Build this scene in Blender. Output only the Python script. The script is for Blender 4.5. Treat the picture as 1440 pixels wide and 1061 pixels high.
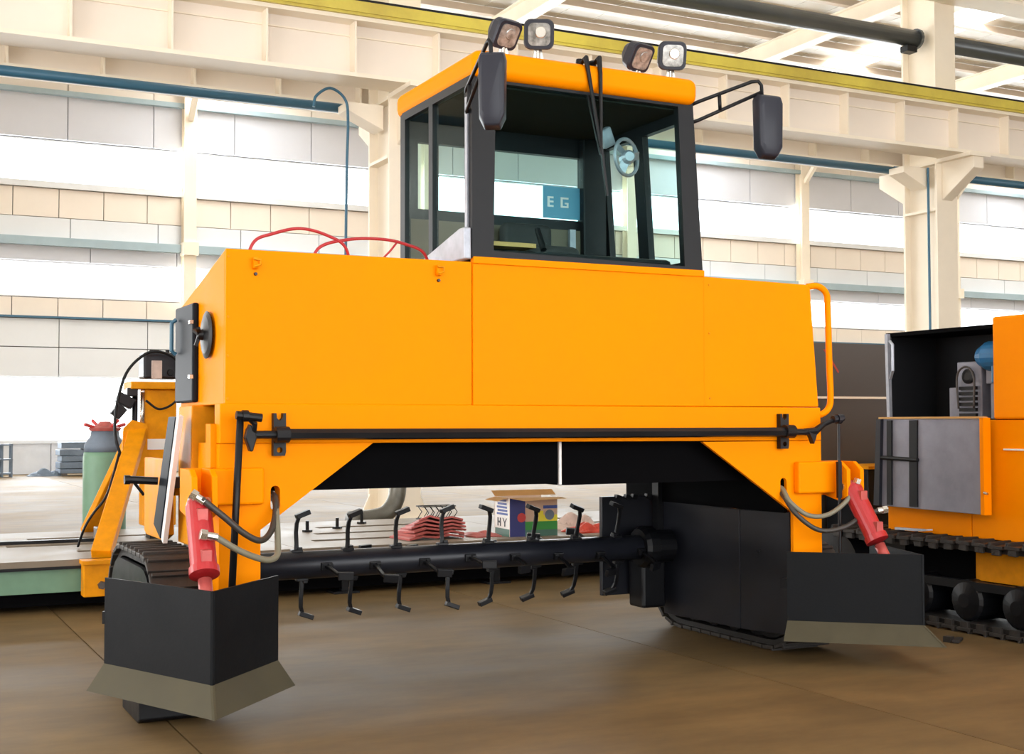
import bpy, bmesh, math, random
from mathutils import Vector, Matrix, Euler
random.seed(7)
for o in list(bpy.data.objects): bpy.data.objects.remove(o, do_unlink=True)
scene = bpy.context.scene
COL = scene.collection

# ------------------------------------------------------------------ camera
F_PX, W_PX = 1820.0, 1440.0
cam_d = bpy.data.cameras.new('camera'); cam = bpy.data.objects.new('camera', cam_d); COL.objects.link(cam)
cam_d.sensor_width = 36.0; cam_d.lens = 36.0 * F_PX / W_PX; cam_d.clip_end = 300
yaw, pitch, roll = math.radians(26.8), math.atan(65.0 / F_PX), math.radians(0.15)
fw = Vector((math.sin(yaw)*math.cos(pitch), math.cos(yaw)*math.cos(pitch), math.sin(pitch)))
r0 = Vector((math.cos(yaw), -math.sin(yaw), 0)); u0 = r0.cross(fw)
rt = r0*math.cos(roll) - u0*math.sin(roll); up = r0*math.sin(roll) + u0*math.cos(roll)
m = Matrix((rt, up, -fw)).transposed().to_4x4(); m.translation = Vector((-1.67, -6.55, 1.5))
cam.matrix_world = m
scene.camera = cam

# ------------------------------------------------------------------ sky, lights, exposure
SKY = 4.0
w = bpy.data.worlds.new('World'); scene.world = w; w.use_nodes = True
bg = w.node_tree.nodes['Background']; bg.inputs[0].default_value = (0.97, 0.985, 1.0, 1); bg.inputs[1].default_value = SKY

def area(name, loc, rot, sx, sy, radiance, col=(1, 1, 1)):
    d = bpy.data.lights.new(name, 'AREA'); d.shape = 'RECTANGLE'; d.size = sx; d.size_y = sy
    d.energy = radiance * math.pi * sx * sy; d.color = col          # W so that the panel shows `radiance`
    o = bpy.data.objects.new(name, d); COL.objects.link(o); o.location = loc; o.rotation_euler = rot
    return o
H = math.pi/2
# daylight outside the three window bands of the far wall
for i, (za, zb) in enumerate(((1.0, 2.96), (5.4, 6.5), (8.9, 10.25))):
    area('window_daylight', (27, 35.9, (za+zb)/2), (-H, 0, 0), 78, zb-za+0.5, 12.5, (0.97, 0.985, 1.0))
# open gate end of the hall behind the photographer, and open gate on the side
area('gate_daylight', (3, -18.35, 4.5), (H, 0, 0), 30, 9.0, 0.80, (1.0, 0.985, 0.96))
area('side_gate_daylight', (-12.35, 3.0, 3.0), (0, -H, 0), 6.0, 12.0, 2.6, (1.0, 0.99, 0.97))
# roof skylights over the near aisle
for x in (-8.8, 8.8, 26.4):
    area('skylight_daylight', (x, 0, 12.7), (0, 0, 0), 1.4, 22.0, 1.2, (1, 0.99, 0.97))

for x in (8.8, 27.25, 44.0):
    area('skylight_daylight', (x, 23.5, 13.6), (0, 0, 0), 1.5, 23.0, 14.0, (1, 0.99, 0.97))

vs = scene.view_settings
vs.view_transform = 'Standard'; vs.look = 'None'; vs.gamma = 1.0; vs.use_curve_mapping = False
vs.exposure = 0.15

# ------------------------------------------------------------------ materials
def lin(c):
    def f(v):
        v /= 255.0
        return v/12.92 if v <= 0.04045 else ((v+0.055)/1.055)**2.4
    return tuple(f(v) for v in c) + (1,)
MATS = {}
def mat(name, rgb, rough=0.5, metal=0.0, var=0.0, scale=4.0, rvar=0.0, bump=0.0, bscale=60.0, coat=0.0, rgb2=None, spec=0.5):
    mt = bpy.data.materials.new(name); mt.use_nodes = True; nt = mt.node_tree
    b = nt.nodes['Principled BSDF']
    b.inputs['Base Color'].default_value = lin(rgb); b.inputs['Roughness'].default_value = rough
    b.inputs['Metallic'].default_value = metal; b.inputs['Coat Weight'].default_value = coat
    b.inputs['Coat Roughness'].default_value = 0.15; b.inputs['Specular IOR Level'].default_value = spec
    if var > 0 or rvar > 0 or bump > 0:
        tc = nt.nodes.new('ShaderNodeTexCoord')
    if var > 0 or rvar > 0:
        nz = nt.nodes.new('ShaderNodeTexNoise'); nz.inputs['Scale'].default_value = scale
        nz.inputs['Detail'].default_value = 8; nz.inputs['Roughness'].default_value = 0.62
        nt.links.new(tc.outputs['Object'], nz.inputs['Vector'])
    if var > 0:
        cr = nt.nodes.new('ShaderNodeValToRGB'); c = lin(rgb); c2 = lin(rgb2) if rgb2 else tuple(v*(1-var) for v in c[:3])+(1,)
        cr.color_ramp.elements[0].position = 0.35; cr.color_ramp.elements[0].color = c2
        cr.color_ramp.elements[1].position = 0.65; cr.color_ramp.elements[1].color = c
        nt.links.new(nz.outputs['Fac'], cr.inputs['Fac']); nt.links.new(cr.outputs['Color'], b.inputs['Base Color'])
    if rvar > 0:
        mr = nt.nodes.new('ShaderNodeMapRange'); mr.inputs[1].default_value = 0.3; mr.inputs[2].default_value = 0.7
        mr.inputs[3].default_value = max(0.03, rough-rvar); mr.inputs[4].default_value = min(1, rough+rvar)
        nt.links.new(nz.outputs['Fac'], mr.inputs[0]); nt.links.new(mr.outputs[0], b.inputs['Roughness'])
    if bump > 0:
        n2 = nt.nodes.new('ShaderNodeTexNoise'); n2.inputs['Scale'].default_value = bscale; n2.inputs['Detail'].default_value = 4
        nt.links.new(tc.outputs['Object'], n2.inputs['Vector'])
        bp = nt.nodes.new('ShaderNodeBump'); bp.inputs['Strength'].default_value = bump; bp.inputs['Distance'].default_value = 0.01
        nt.links.new(n2.outputs['Fac'], bp.inputs['Height']); nt.links.new(bp.outputs['Normal'], b.inputs['Normal'])
    MATS[name] = mt
    return mt
def glass(name, tint, refl=0.12):
    mt = bpy.data.materials.new(name); mt.use_nodes = True; nt = mt.node_tree; nt.nodes.clear()
    out = nt.nodes.new('ShaderNodeOutputMaterial'); mx = nt.nodes.new('ShaderNodeMixShader')
    tr = nt.nodes.new('ShaderNodeBsdfTransparent'); gl = nt.nodes.new('ShaderNodeBsdfGlossy'); lw = nt.nodes.new('ShaderNodeLayerWeight')
    tr.inputs[0].default_value = tuple(tint)+(1,); gl.inputs['Roughness'].default_value = 0.02; lw.inputs[0].default_value = 0.5
    gl.inputs[0].default_value = (0.9, 0.95, 0.95, 1)
    pw = nt.nodes.new('ShaderNodeMath'); pw.operation = 'POWER'; pw.inputs[1].default_value = 5.0
    ma = nt.nodes.new('ShaderNodeMath'); ma.operation = 'MULTIPLY_ADD'; ma.inputs[1].default_value = 0.6; ma.inputs[2].default_value = 0.0
    nt.links.new(lw.outputs['Facing'], pw.inputs[0]); nt.links.new(pw.outputs[0], ma.inputs[0])
    nt.links.new(ma.outputs[0], mx.inputs[0]); nt.links.new(tr.outputs[0], mx.inputs[1]); nt.links.new(gl.outputs[0], mx.inputs[2])
    nt.links.new(mx.outputs[0], out.inputs[0]); MATS[name] = mt
    return mt
YEL = mat('yellow_paint', (255, 146, 0), 0.5, 0, 0.04, 1.6, 0.06, spec=0.04)
YEL2 = mat('yellow_paint_worn', (236, 152, 8), 0.5, 0, 0.22, 6, 0.1, spec=0.15)
BLK = mat('black_paint', (18, 19, 23), 0.42, 0, 0.25, 3, 0.1, spec=0.3)
BLKP = mat('black_plate', (21, 23, 26), 0.5, 0, 0.2, 2.5, 0.12, bump=0.05, spec=0.12)
BLKS = mat('black_satin', (34, 36, 44), 0.35, 0.1, 0.35, 2, 0.08, spec=0.4)
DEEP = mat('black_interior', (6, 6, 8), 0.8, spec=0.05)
EDGE = mat('worn_steel_edge', (80, 75, 59), 0.55, 0.1, 0.2, 5, 0.12, spec=0.2)
RUB = mat('black_rubber', (34, 32, 31), 0.6, 0, 0.3, 8, 0.1, bump=0.2)
RUB2 = mat('dusty_track_pad', (50, 45, 41), 0.6, 0, 0.45, 9, 0.1, bump=0.3, bscale=30)
HOSE = mat('hose_rubber', (58, 54, 50), 0.45)
HOSE2 = mat('grey_hose', (122, 118, 100), 0.45)
RED = mat('red_cylinder_paint', (182, 36, 42), 0.36, 0, 0.1, 6, coat=0.3)
REDD = mat('red_rod_primer', (196, 92, 88), 0.35, 0.3, 0.2, 8)
CHR = mat('bright_fitting', (205, 200, 190), 0.25, 0.9)
GREYP = mat('grey_metal_panel', (150, 153, 168), 0.42, 0.2, 0.3, 3, 0.1, bump=0.08, bscale=6)
ALU = mat('grey_gusset', (176, 180, 190), 0.42, 0.4, 0.25, 9)
FRAME = mat('cab_frame_black', (30, 31, 34), 0.42, 0, 0.1, 5, spec=0.2)
PLAST = mat('black_plastic', (44, 46, 56), 0.4, 0, 0.08, 5, spec=0.3)
LENS = mat('lamp_lens', (190, 190, 186), 0.14, 0.35, 0.6, 22, 0.05)
TAN = mat('cream_steel_paint', (250, 238, 218), 0.5, 0, 0.05, 1.3)
TANP = mat('cream_wall_panel', (244, 232, 218), 0.6, 0, 0.04, 0.8)
PALE = mat('pale_grey_panel', (232, 234, 236), 0.55, 0, 0.04, 0.7)
COOL = mat('cool_grey_panel', (216, 218, 226), 0.55, 0, 0.04, 0.7)
PLAS = mat('white_plaster', (230, 232, 236), 0.7, 0, 0.12, 1.2)
ROOFM = mat('roof_sheet', (244, 242, 236), 0.5, 0, 0.04, 0.8)
PURL = mat('purlin_steel', (222, 206, 188), 0.5, 0, 0.1, 1.0)
DGR = mat('dark_grey_tube', (84, 88, 90), 0.3, 0.3, 0.15, 2)
RAILY = mat('rail_yellow', (226, 208, 84), 0.35, 0, 0.25, 0.7, rgb2=(190, 168, 70))
TEAL = mat('teal_pipe', (58, 106, 132), 0.4, 0, 0.12, 2)
TEALB = mat('pale_teal_beam', (170, 190, 198), 0.5, 0, 0.1, 2)
def concrete():
    mt = mat('concrete_floor', (126, 103, 68), 0.6, 0, 0.4, 0.5, 0.1, bump=0.06, bscale=14, rgb2=(100, 82, 54), spec=0.16)
    nt = mt.node_tree; b = nt.nodes['Principled BSDF']; src = b.inputs['Base Color'].links[0].from_socket
    tc = nt.nodes.new('ShaderNodeTexCoord'); mp = nt.nodes.new('ShaderNodeMapping'); mp.inputs['Scale'].default_value = (0.6, 1.7, 1); mp.inputs['Rotation'].default_value = (0, 0, 0.5)
    nz = nt.nodes.new('ShaderNodeTexNoise'); nz.inputs['Scale'].default_value = 1.6; nz.inputs['Detail'].default_value = 10; nz.inputs['Roughness'].default_value = 0.7
    cr = nt.nodes.new('ShaderNodeValToRGB'); cr.color_ramp.elements[0].position = 0.38; cr.color_ramp.elements[0].color = (0.62, 0.62, 0.64, 1); cr.color_ramp.elements[1].position = 0.66; cr.color_ramp.elements[1].color = (1.12, 1.1, 1.05, 1)
    mx = nt.nodes.new('ShaderNodeMix'); mx.data_type = 'RGBA'; mx.blend_type = 'MULTIPLY'; mx.inputs['Factor'].default_value = 0.6
    nt.links.new(tc.outputs['Object'], mp.inputs['Vector']); nt.links.new(mp.outputs[0], nz.inputs['Vector']); nt.links.new(nz.outputs['Fac'], cr.inputs['Fac'])
    nt.links.new(src, mx.inputs['A']); nt.links.new(cr.outputs[0], mx.inputs['B']); nt.links.new(mx.outputs['Result'], b.inputs['Base Color'])
    return mt
CONC = concrete()
LINING = mat('cab_lining', (44, 46, 42), 0.8, spec=0.1); LOWER = mat('cab_lower_panel', (112, 100, 84), 0.7)
NAVY = mat('navy_black_paint', (20, 26, 36), 0.5, 0, 0.2, 4, spec=0.12)
SIGN = mat('blue_placard', (96, 160, 190), 0.5)
JOINT = mat('joint_filler', (40, 34, 28), 0.9)
GREEN = mat('green_paint', (112, 150, 124), 0.5, 0, 0.15, 3)
BED = mat('bed_top_steel', (142, 130, 114), 0.5, 0.0, 0.2, 2.2, 0.08, spec=0.2)
CARD = mat('cardboard', (206, 162, 100), 0.8, 0, 0.08, 9)
BOXW = mat('box_white_print', (236, 236, 232), 0.5); BOXB = mat('box_blue_print', (48, 56, 120), 0.45)
BOXG = mat('box_green_print', (52, 142, 60), 0.5); BOXY = mat('box_yellow_print', (232, 220, 60), 0.5)
BOXR = mat('box_red_print', (196, 62, 60), 0.5); BOXT = mat('box_tan_print', (208, 178, 152), 0.5); INK = mat('box_ink', (60, 84, 156), 0.5); INKB = mat('box_black_ink', (40, 40, 46), 0.5); BOXGR=mat('box_dark_green_print',(70,110,96),0.5)
REDS = mat('red_sheet', (190, 96, 90), 0.55, 0, 0.25, 9)
REDP = mat('red_plastic_bag', (214, 70, 48), 0.3, 0, 0.2, 14)
PAPER = mat('pale_paper', (214, 190, 178), 0.7, 0, 0.2, 10)
PIPEG = mat('galvanised_pipe', (122, 120, 112), 0.42, 0.5, 0.3, 4)
BLUEM = mat('blue_engine_paint', (48, 120, 176), 0.35, 0, 0.15, 6)
SLATE = mat('slate_slab', (112, 126, 142), 0.6, 0, 0.25, 3)
CABI = mat('dark_brown_grey_panel', (76, 70, 66), 0.45, 0, 0.1, 2, 0.08)
WHT = mat('white_label', (240, 238, 236), 0.5); STREAK = mat('red_streak', (170, 56, 40), 0.5)
REDW = mat('red_cable', (168, 30, 40), 0.4)
SEATM = mat('seat_fabric', (52, 50, 50), 0.8)
GLASS = glass('window_glass', (0.97, 0.99, 1.0)); CABG = glass('cab_glass', (0.84, 0.95, 0.945))

# ------------------------------------------------------------------ mesh helpers
class B:
    def __init__(s): s.bm = bmesh.new()
    def box(s, x0, x1, y0, y1, z0, z1):
        v = [s.bm.verts.new((x, y, z)) for z in (z0, z1) for y in (y0, y1) for x in (x0, x1)]
        for f in ((0,2,3,1),(4,5,7,6),(0,1,5,4),(2,6,7,3),(0,4,6,2),(1,3,7,5)): s.bm.faces.new([v[i] for i in f])
        return s
    def obox(s, c, size, rot=(0,0,0)):
        R = Euler(rot).to_matrix() if not isinstance(rot, Matrix) else rot
        hx, hy, hz = [v/2 for v in size]; c = Vector(c)
        v = [s.bm.verts.new(c + R @ Vector((x, y, z))) for z in (-hz, hz) for y in (-hy, hy) for x in (-hx, hx)]
        for f in ((0,2,3,1),(4,5,7,6),(0,1,5,4),(2,6,7,3),(0,4,6,2),(1,3,7,5)): s.bm.faces.new([v[i] for i in f])
        return s
    def bar(s, p0, p1, wdt, thk, side=(1,0,0)):
        """rectangular bar between two points; wdt along `side`"""
        p0, p1 = Vector(p0), Vector(p1); d = (p1-p0).normalized(); a = Vector(side); a = (a - d*a.dot(d)).normalized(); b = d.cross(a)
        R = Matrix((a, b, d)).transposed()
        return s.obox((p0+p1)/2, (wdt, thk, (p1-p0).length), R)
    def prism(s, pts, axis, a0, a1, holes=()):
        """polygon (2D) extruded along an axis; order of 2D coords is the two remaining axes"""
        def P(p, a):
            return {'x': (a, p[0], p[1]), 'y': (p[0], a, p[1]), 'z': (p[0], p[1], a)}[axis]
        loops = [pts] + list(holes)
        caps = []
        for a in (a0, a1):
            allv, edges = [], []
            for lp in loops:
                vs_ = [s.bm.verts.new(P(p, a)) for p in lp]; allv.append(vs_)
                for i in range(len(vs_)): edges.append(s.bm.edges.new((vs_[i], vs_[(i+1) % len(vs_)])))
            if holes: bmesh.ops.triangle_fill(s.bm, edges=edges, use_beauty=True)
            else: s.bm.faces.new(allv[0])
            caps.append(allv)
        for la, lb in zip(*caps):
            for i in range(len(la)):
                j = (i+1) % len(la); s.bm.faces.new((la[i], la[j], lb[j], lb[i]))
        return s
    def tube(s, pts, r, n=10, cap=True, closed=False):
        pts = [Vector(p) for p in pts]; N = len(pts); rs = r if isinstance(r, (list, tuple)) else [r]*N
        rings = []; prev = None
        for i, p in enumerate(pts):
            if closed: d = pts[(i+1) % N]-pts[i-1]
            else: d = (pts[min(i+1, N-1)] - pts[max(i-1, 0)])
            d.normalize()
            if prev is None:
                a = d.orthogonal().normalized()
            else:
                a = (prev - d*prev.dot(d)); a = a.normalized() if a.length > 1e-6 else d.orthogonal().normalized()
            prev = a; b = d.cross(a)
            rings.append([s.bm.verts.new(p + (a*math.cos(t) + b*math.sin(t))*rs[i]) for t in [2*math.pi*k/n for k in range(n)]])
        for i in range(N if closed else N-1):
            q, t = rings[i], rings[(i+1) % N]
            for k in range(n): s.bm.faces.new((q[k], q[(k+1) % n], t[(k+1) % n], t[k]))
        if cap and not closed:
            s.bm.faces.new(rings[0][::-1]); s.bm.faces.new(rings[-1])
        return s
    def cyl(s, p0, p1, r, r1=None, n=16): return s.tube([p0, p1], [r, r if r1 is None else r1], n)
    def lathe(s, o, d, prof, n=20):
        """profile of (distance along d, radius)"""
        o, d = Vector(o), Vector(d).normalized()
        pts = [o + d*h for h, _ in prof]
        a = d.orthogonal().normalized(); b = d.cross(a); rings = []
        for p, (h, r) in zip(pts, prof):
            rings.append([s.bm.verts.new(p + (a*math.cos(2*math.pi*k/n) + b*math.sin(2*math.pi*k/n))*max(r, 1e-4)) for k in range(n)])
        for q, t in zip(rings, rings[1:]):
            for k in range(n): s.bm.faces.new((q[k], q[(k+1) % n], t[(k+1) % n], t[k]))
        s.bm.faces.new(rings[0][::-1]); s.bm.faces.new(rings[-1])
        return s
    def quad(s, *p):
        s.bm.faces.new([s.bm.verts.new(v) for v in p]); return s
    def build(s, name, mt, parent=None, org=None, bevel=0.0, smooth=False, seg=2, extra=()):
        bmesh.ops.recalc_face_normals(s.bm, faces=s.bm.faces)
        if org is None: org = ROOTS.get(parent.name, Vector()) if parent else Vector()
        org = Vector(org)
        if org.length: bmesh.ops.translate(s.bm, verts=s.bm.verts, vec=-org)
        me = bpy.data.meshes.new(name); s.bm.to_mesh(me); s.bm.free()
        me.materials.append(mt)
        for e in extra: me.materials.append(e)
        o = bpy.data.objects.new(name, me); COL.objects.link(o)
        if smooth:
            for p in me.polygons: p.use_smooth = True
        if parent:
            o.parent = parent; ROOTS[o.name] = org
        else:
            o.location = org; ROOTS[o.name] = org
        if bevel > 0:
            md = o.modifiers.new('bevel', 'BEVEL'); md.width = bevel; md.segments = seg; md.limit_method = 'ANGLE'; md.angle_limit = 0.6
            if smooth or seg > 2:
                for p in me.polygons: p.use_smooth = True
                md.harden_normals = True
        return o
ROOTS = {}
def root(name, loc, label, cat, group=None):
    o = bpy.data.objects.new(name, None); COL.objects.link(o); o.location = loc; o.empty_display_size = 0.1
    o['label'] = label; o['category'] = cat
    if group: o['group'] = group
    ROOTS[o.name] = Vector(loc)
    return o
def tag(o, label, cat, group=None):
    o['label'] = label; o['category'] = cat
    if group: o['group'] = group
    return o
def struct(o): o['kind'] = 'structure'; return o
def inst(src, parent, loc, rot=(0,0,0), scale=(1,1,1)):
    """copy of a part, sharing its mesh; loc relative to parent's frame"""
    c = src.copy(); COL.objects.link(c); c.parent = parent; c.location = loc; c.rotation_euler = rot; c.scale = scale
    return c
def spline(pts, k=8):
    pts = [Vector(p) for p in pts]; out = []
    P = [pts[0]*2-pts[1]] + pts + [pts[-1]*2-pts[-2]]
    for i in range(1, len(P)-2):
        a, b, c, d = P[i-1], P[i], P[i+1], P[i+2]
        for j in range(k):
            t = j/k
            out.append(0.5*((2*b) + (c-a)*t + (2*a-5*b+4*c-d)*t*t + (3*b-a-3*c+d)*t**3))
    out.append(pts[-1]); return out
def rrect(cx, cy, wd, ht, r, n=4):
    out = []
    for sx, sy, a in ((1,1,0),(-1,1,90),(-1,-1,180),(1,-1,270)):
        for k in range(n+1):
            t = math.radians(a + 90*k/n); out.append((cx + sx*(wd/2-r) + r*math.cos(t), cy + sy*(ht/2-r) + r*math.sin(t)))
    return out

# ================================================================== SETTING
XA, XB, YA, YB = -12.0, 66.0, -18.0, 35.0
# ---- floor: concrete slabs with open joints over a dark bed
floor = struct(B().box(XA, XB, YA, YB+0.6, -0.3, -0.02).build('floor', JOINT))
SX = 3.35
for ya, yb in ((-18.0, 4.6), (4.6, 20.0), (20.0, 35.6)):
    slab0 = None
    for i in range(24):
        x = -10.3 + i*SX
        if x + SX > XB: break
        if slab0 is None:
            slab0 = B().box(0, SX-0.009, ya, yb-0.009, -0.02, 0.0).build('floor_slab', CONC, floor); slab0.location = (x, 0, 0)
        else: inst(slab0, floor, (x, 0, 0))
# ---- far wall
wall = struct(B().box(XA, XB, YB+0.12, YB+0.3, 0, 1.0).build('wall_back', PLAS))
def band(name, z0, z1, step, mt, off, y=YB, thick=0.12, gap=0.025):
    first = None; x = off
    while x < 62:
        if first is None:
            first = B().box(0, step-gap, y, y+thick, z0, z1).build(name, mt, wall); first.location = (x, 0, 0)
        else: inst(first, wall, (x, 0, 0))
        x += step
def strip(name, z0, z1, y0, y1, mt): return B().box(XA, XB, y0, y1, z0, z1).build(name, mt, wall)
strip('backing', 2.96, 5.4, YB+0.12, YB+0.3, CABI); strip('backing', 6.5, 8.9, YB+0.12, YB+0.3, CABI); strip('backing', 10.25, 13.4, YB+0.12, YB+0.3, CABI)
strip('sill', 0.92, 1.02, YB-0.05, YB+0.3, PALE)
band('wall_panel', 0.0, 0.92, 4.2, PLAS, -9.0)
band('wall_panel', 2.96, 3.84, 2.66, PALE, -9.5)
band('wall_panel', 3.87, 4.72, 2.66, PALE, -9.5)
band('wall_panel', 4.8, 5.36, 1.33, TANP, -9.54)
band('wall_panel', 6.5, 6.95, 2.66, COOL, -8.6)
band('wall_panel', 7.2, 7.83, 2.66, PALE, -9.2)
band('wall_panel', 7.85, 8.72, 1.33, TANP, -9.54)
band('wall_panel', 10.27, 11.6, 2.6, COOL, -9.0)
band('wall_panel', 11.75, 13.3, 2.6, TANP, -9.0)
strip('girt', 6.95, 7.2, YB-0.25, YB+0.12, TEALB)
strip('girt', 8.74, 8.92, YB-0.12, YB+0.12, PALE)
strip('girt', 11.6, 11.75, YB-0.2, YB+0.12, TEALB)
for k in range(-2, 7):
    x = 7.66 + 8.25*k
    if XA < x < XB:
        p = B().box(x-0.2, x+0.2, YB-0.45, YB-0.42, 0, 12.9).box(x-0.02, x+0.02, YB-0.42, YB-0.1, 0, 12.9).box(x-0.2, x+0.2, YB-0.1, YB-0.07, 0, 12.9)
        p.box(x-0.24, x+0.24, YB-0.62, YB-0.06, 6.85, 7.25).build('wall_post', TAN, wall)
        B().bar((x, YB-0.45, 11.2), (x, YB-2.0, 12.7), 0.16, 0.16).build('knee_brace', TAN, wall)
# windows: one per glazing band, one pane per bay
for n, (za, zb) in enumerate(((1.02, 2.96), (5.4, 6.5), (8.92, 10.25))):
    wn = struct(B().box(XA, XB, YB+0.12, YB+0.2, za, za+0.05).box(XA, XB, YB+0.12, YB+0.2, zb-0.05, zb).build('window_%d' % (n+1), PALE))
    first = None
    for k in range(-2, 7):
        x = 7.66 + 8.25*k
        for q in range(3):
            if first is None:
                first = B().box(0.03, 2.72, YB+0.15, YB+0.165, za+0.05, zb-0.05).build('pane', GLASS, wn); first.location = (x+q*2.75, 0, 0)
            else: inst(first, wn, (x+q*2.75, 0, 0))
strip('conduit', 4.74, 4.80, YB-0.12, YB-0.02, TEAL)
# ---- roof
ceil = struct(B().box(XA, XB, YA, 11.8, 13.35, 13.5).build('ceiling', ROOFM))
SKYX = [(-9.5, -8.1), (8.1, 9.5), (26.5, 28.0), (43.3, 44.7)]
edges = [XA] + [v for p in SKYX for v in p] + [XB]
for i in range(0, len(edges), 2):
    x0, x1 = edges[i], edges[i+1]; n = max(1, round((x1-x0)/1.1)); st = (x1-x0)/n
    f0 = None
    for k in range(n):                                  # sheets with a folded rib on one edge
        if f0 is None:
            f0 = B().box(0, st-0.004, 11.8, YB+0.3, 13.35, 13.4).box(0, 0.04, 11.8, YB+0.3, 13.335, 13.35).build('roof_sheet', ROOFM, ceil); f0.location = (x0, 0, 0)
        else: inst(f0, ceil, (x0+k*st, 0, 0))
for i, (x0, x1) in enumerate(SKYX):
    for j in range(5):
        B().box(x0+0.02, x1-0.02, 11.8+j*4.7, 11.8+(j+1)*4.7-0.05, 13.38, 13.4).build('skylight_pane', GLASS, ceil)
pur = None
for k in range(13):
    y = 12.6 + k*1.7
    if pur is None:
        pur = B().box(XA, XB, 0, 0.06, 13.11, 13.33).box(XA, XB, -0.12, 0.06, 13.08, 13.11).build('purlin', PURL, ceil); pur.location = (0, y, 0)
    else: inst(pur, ceil, (0, y, 0))
raf = None
for k in range(-2, 6):
    x = 6.0 + 8.5*k
    if raf is None:
        raf = B().box(-0.2, 0.2, 12.2, 34.6, 12.55, 12.59).box(-0.09, 0.09, 12.2, 34.6, 12.59, 13.03).box(-0.2, 0.2, 12.2, 34.6, 13.03, 13.07)
        raf = raf.build('rafter', TAN, ceil); raf.location = (x, 0, 0)
    else: inst(raf, ceil, (x, 0, 0))

# ---- the other walls of the hall, with an open gate in two of them (behind and beside the viewer)
struct(B().prism([(XA, 0), (-12+0.0, 13.5), (XB, 13.5), (XB, 0)], 'y', YA-0.3, YA, [[(-11.9, 0.02), (18, 0.02), (18, 9.0), (-11.9, 9.0)]]).build('wall_front', TANP))
struct(B().prism([(YA, 0), (YB+0.3, 0), (YB+0.3, 13.5), (YA, 13.5)], 'x', XA-0.3, XA, [[(-3, 0.02), (9, 0.02), (9, 6), (-3, 6)]]).build('wall_left', TANP))
struct(B().box(XB, XB+0.3, YA, YB+0.3, 0, 13.5).build('wall_right', TANP))

# ---- columns and crane runway
def h_column(x, label, conduit=False):
    t = root('steel_column', (x, 12.2, 0), label, 'column', 'steel columns of the crane row')
    B().box(x-0.26, x+0.26, 11.75, 11.80, 0, 12.9).build('flange', TAN, t)
    B().box(x-0.26, x+0.26, 12.60, 12.65, 0, 12.9).build('flange', TAN, t)
    B().box(x-0.12, x+0.12, 11.80, 12.60, 0, 12.9).build('web', TAN, t)
    B().box(x-0.45, x+0.45, 11.6, 12.8, 0, 0.05).build('base_plate', TAN, t)
    for sx in (-1, 1):
        for yy in (11.80, 12.58):
            B().prism([(x+sx*0.26, 0.05), (x+sx*0.42, 0.05), (x+sx*0.26, 0.4)], 'y', yy-0.03, yy).build('gusset', TAN, t)
    for z in (5.55, 6.45):
        B().box(x-0.27, x+0.27, 11.80, 12.60, z, z+0.05).build('stiffener', TAN, t)
    # corbel that carries the runway girder
    B().prism([(11.75, 5.75), (11.75, 6.5), (10.95, 6.5), (10.95, 6.25)], 'x', x-0.13, x+0.13).build('corbel', TAN, t, bevel=0.01)
    B().box(x-0.26, x+0.26, 10.9, 11.75, 6.46, 6.53).build('corbel_plate', TAN, t)
    B().prism([(12.65, 5.75), (12.65, 6.5), (13.45, 6.5), (13.45, 6.25)], 'x', x-0.13, x+0.13).build('corbel', TAN, t)
    B().prism([(x-0.26, 6.02), (x-0.26, 6.4), (x-0.85, 6.4), (x-0.85, 6.28)], 'y', 12.0, 12.4).build('side_bracket', TAN, t)
    B().prism([(x+0.26, 6.02), (x+0.26, 6.4), (x+0.85, 6.4), (x+0.85, 6.28)], 'y', 12.0, 12.4).build('side_bracket', TAN, t)
    if conduit:
        B().tube([(x-0.285, 11.95, 6.4), (x-0.285, 11.95, 3.0), (x-0.285, 11.95, 0.5)], 0.025, 8).build('conduit', TEAL, t)
    return t
h_column(5.75, 'cream steel column rising behind the cab, grey downpipe at its foot')
h_column(16.95, 'wide cream steel column with bracket and dark conduit above the dark open engine bay', True)

def girder(y0, y1, z0, z1, name, label, off):
    t = root(name, (6, (y0+y1)/2, z0), label, 'girder')
    ym = (y0+y1)/2
    GA, GB = XA+0.05, XB-0.05
    B().box(GA, GB, y0, y1, z0, z0+0.06).build('bottom_flange', TAN, t)
    B().box(GA, GB, y0, y1, z1-0.06, z1).build('top_flange', TAN, t)
    B().box(GA, GB, ym-0.02, ym+0.02, z0+0.06, z1-0.06).build('web', TANP, t)
    s0 = None; x = off
    while x < 40:
        if s0 is None:
            s0 = B().box(-0.015, 0.015, y0+0.06, ym-0.02, z0+0.06, z1-0.06).build('stiffener', TAN, t, org=(0,0,0)); s0.location = Vector((x,0,0))-ROOTS[t.name]
        else: inst(s0, t, Vector((x,0,0))-ROOTS[t.name])
        x += 1.32
    return t
g1 = girder(11.05, 11.65, 6.53, 7.42, 'runway_girder', 'long cream crane girder with stiffeners under the yellow rail', -9.8)
girder(12.75, 13.35, 6.53, 7.25, 'runway_girder', 'second cream crane girder seen beneath the yellow-railed one', -9.1)
B().box(XA+0.05, XB-0.05, 11.3, 11.335, 7.18, 7.2).build('ledge', TAN, g1)
girder(11.1, 11.7, 9.56, 10.4, 'upper_girder', 'cream girder crossing the top right corner above the tie tube', -9.3)
rl = root('crane_rail', (6, 11.35, 7.42), 'yellow painted crane rail running along the cream girder', 'rail')
B().box(XA+0.05, XB-0.05, 11.0, 11.7, 7.42, 7.46).build('rail_base', RAILY, rl)
B().box(XA+0.05, XB-0.05, 10.98, 11.06, 7.46, 7.62).build('rail_guard', RAILY, rl)
B().box(XA+0.05, XB-0.05, 11.05, 11.12, 7.62, 7.68).build('rail_cable', BLK, rl)
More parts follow.
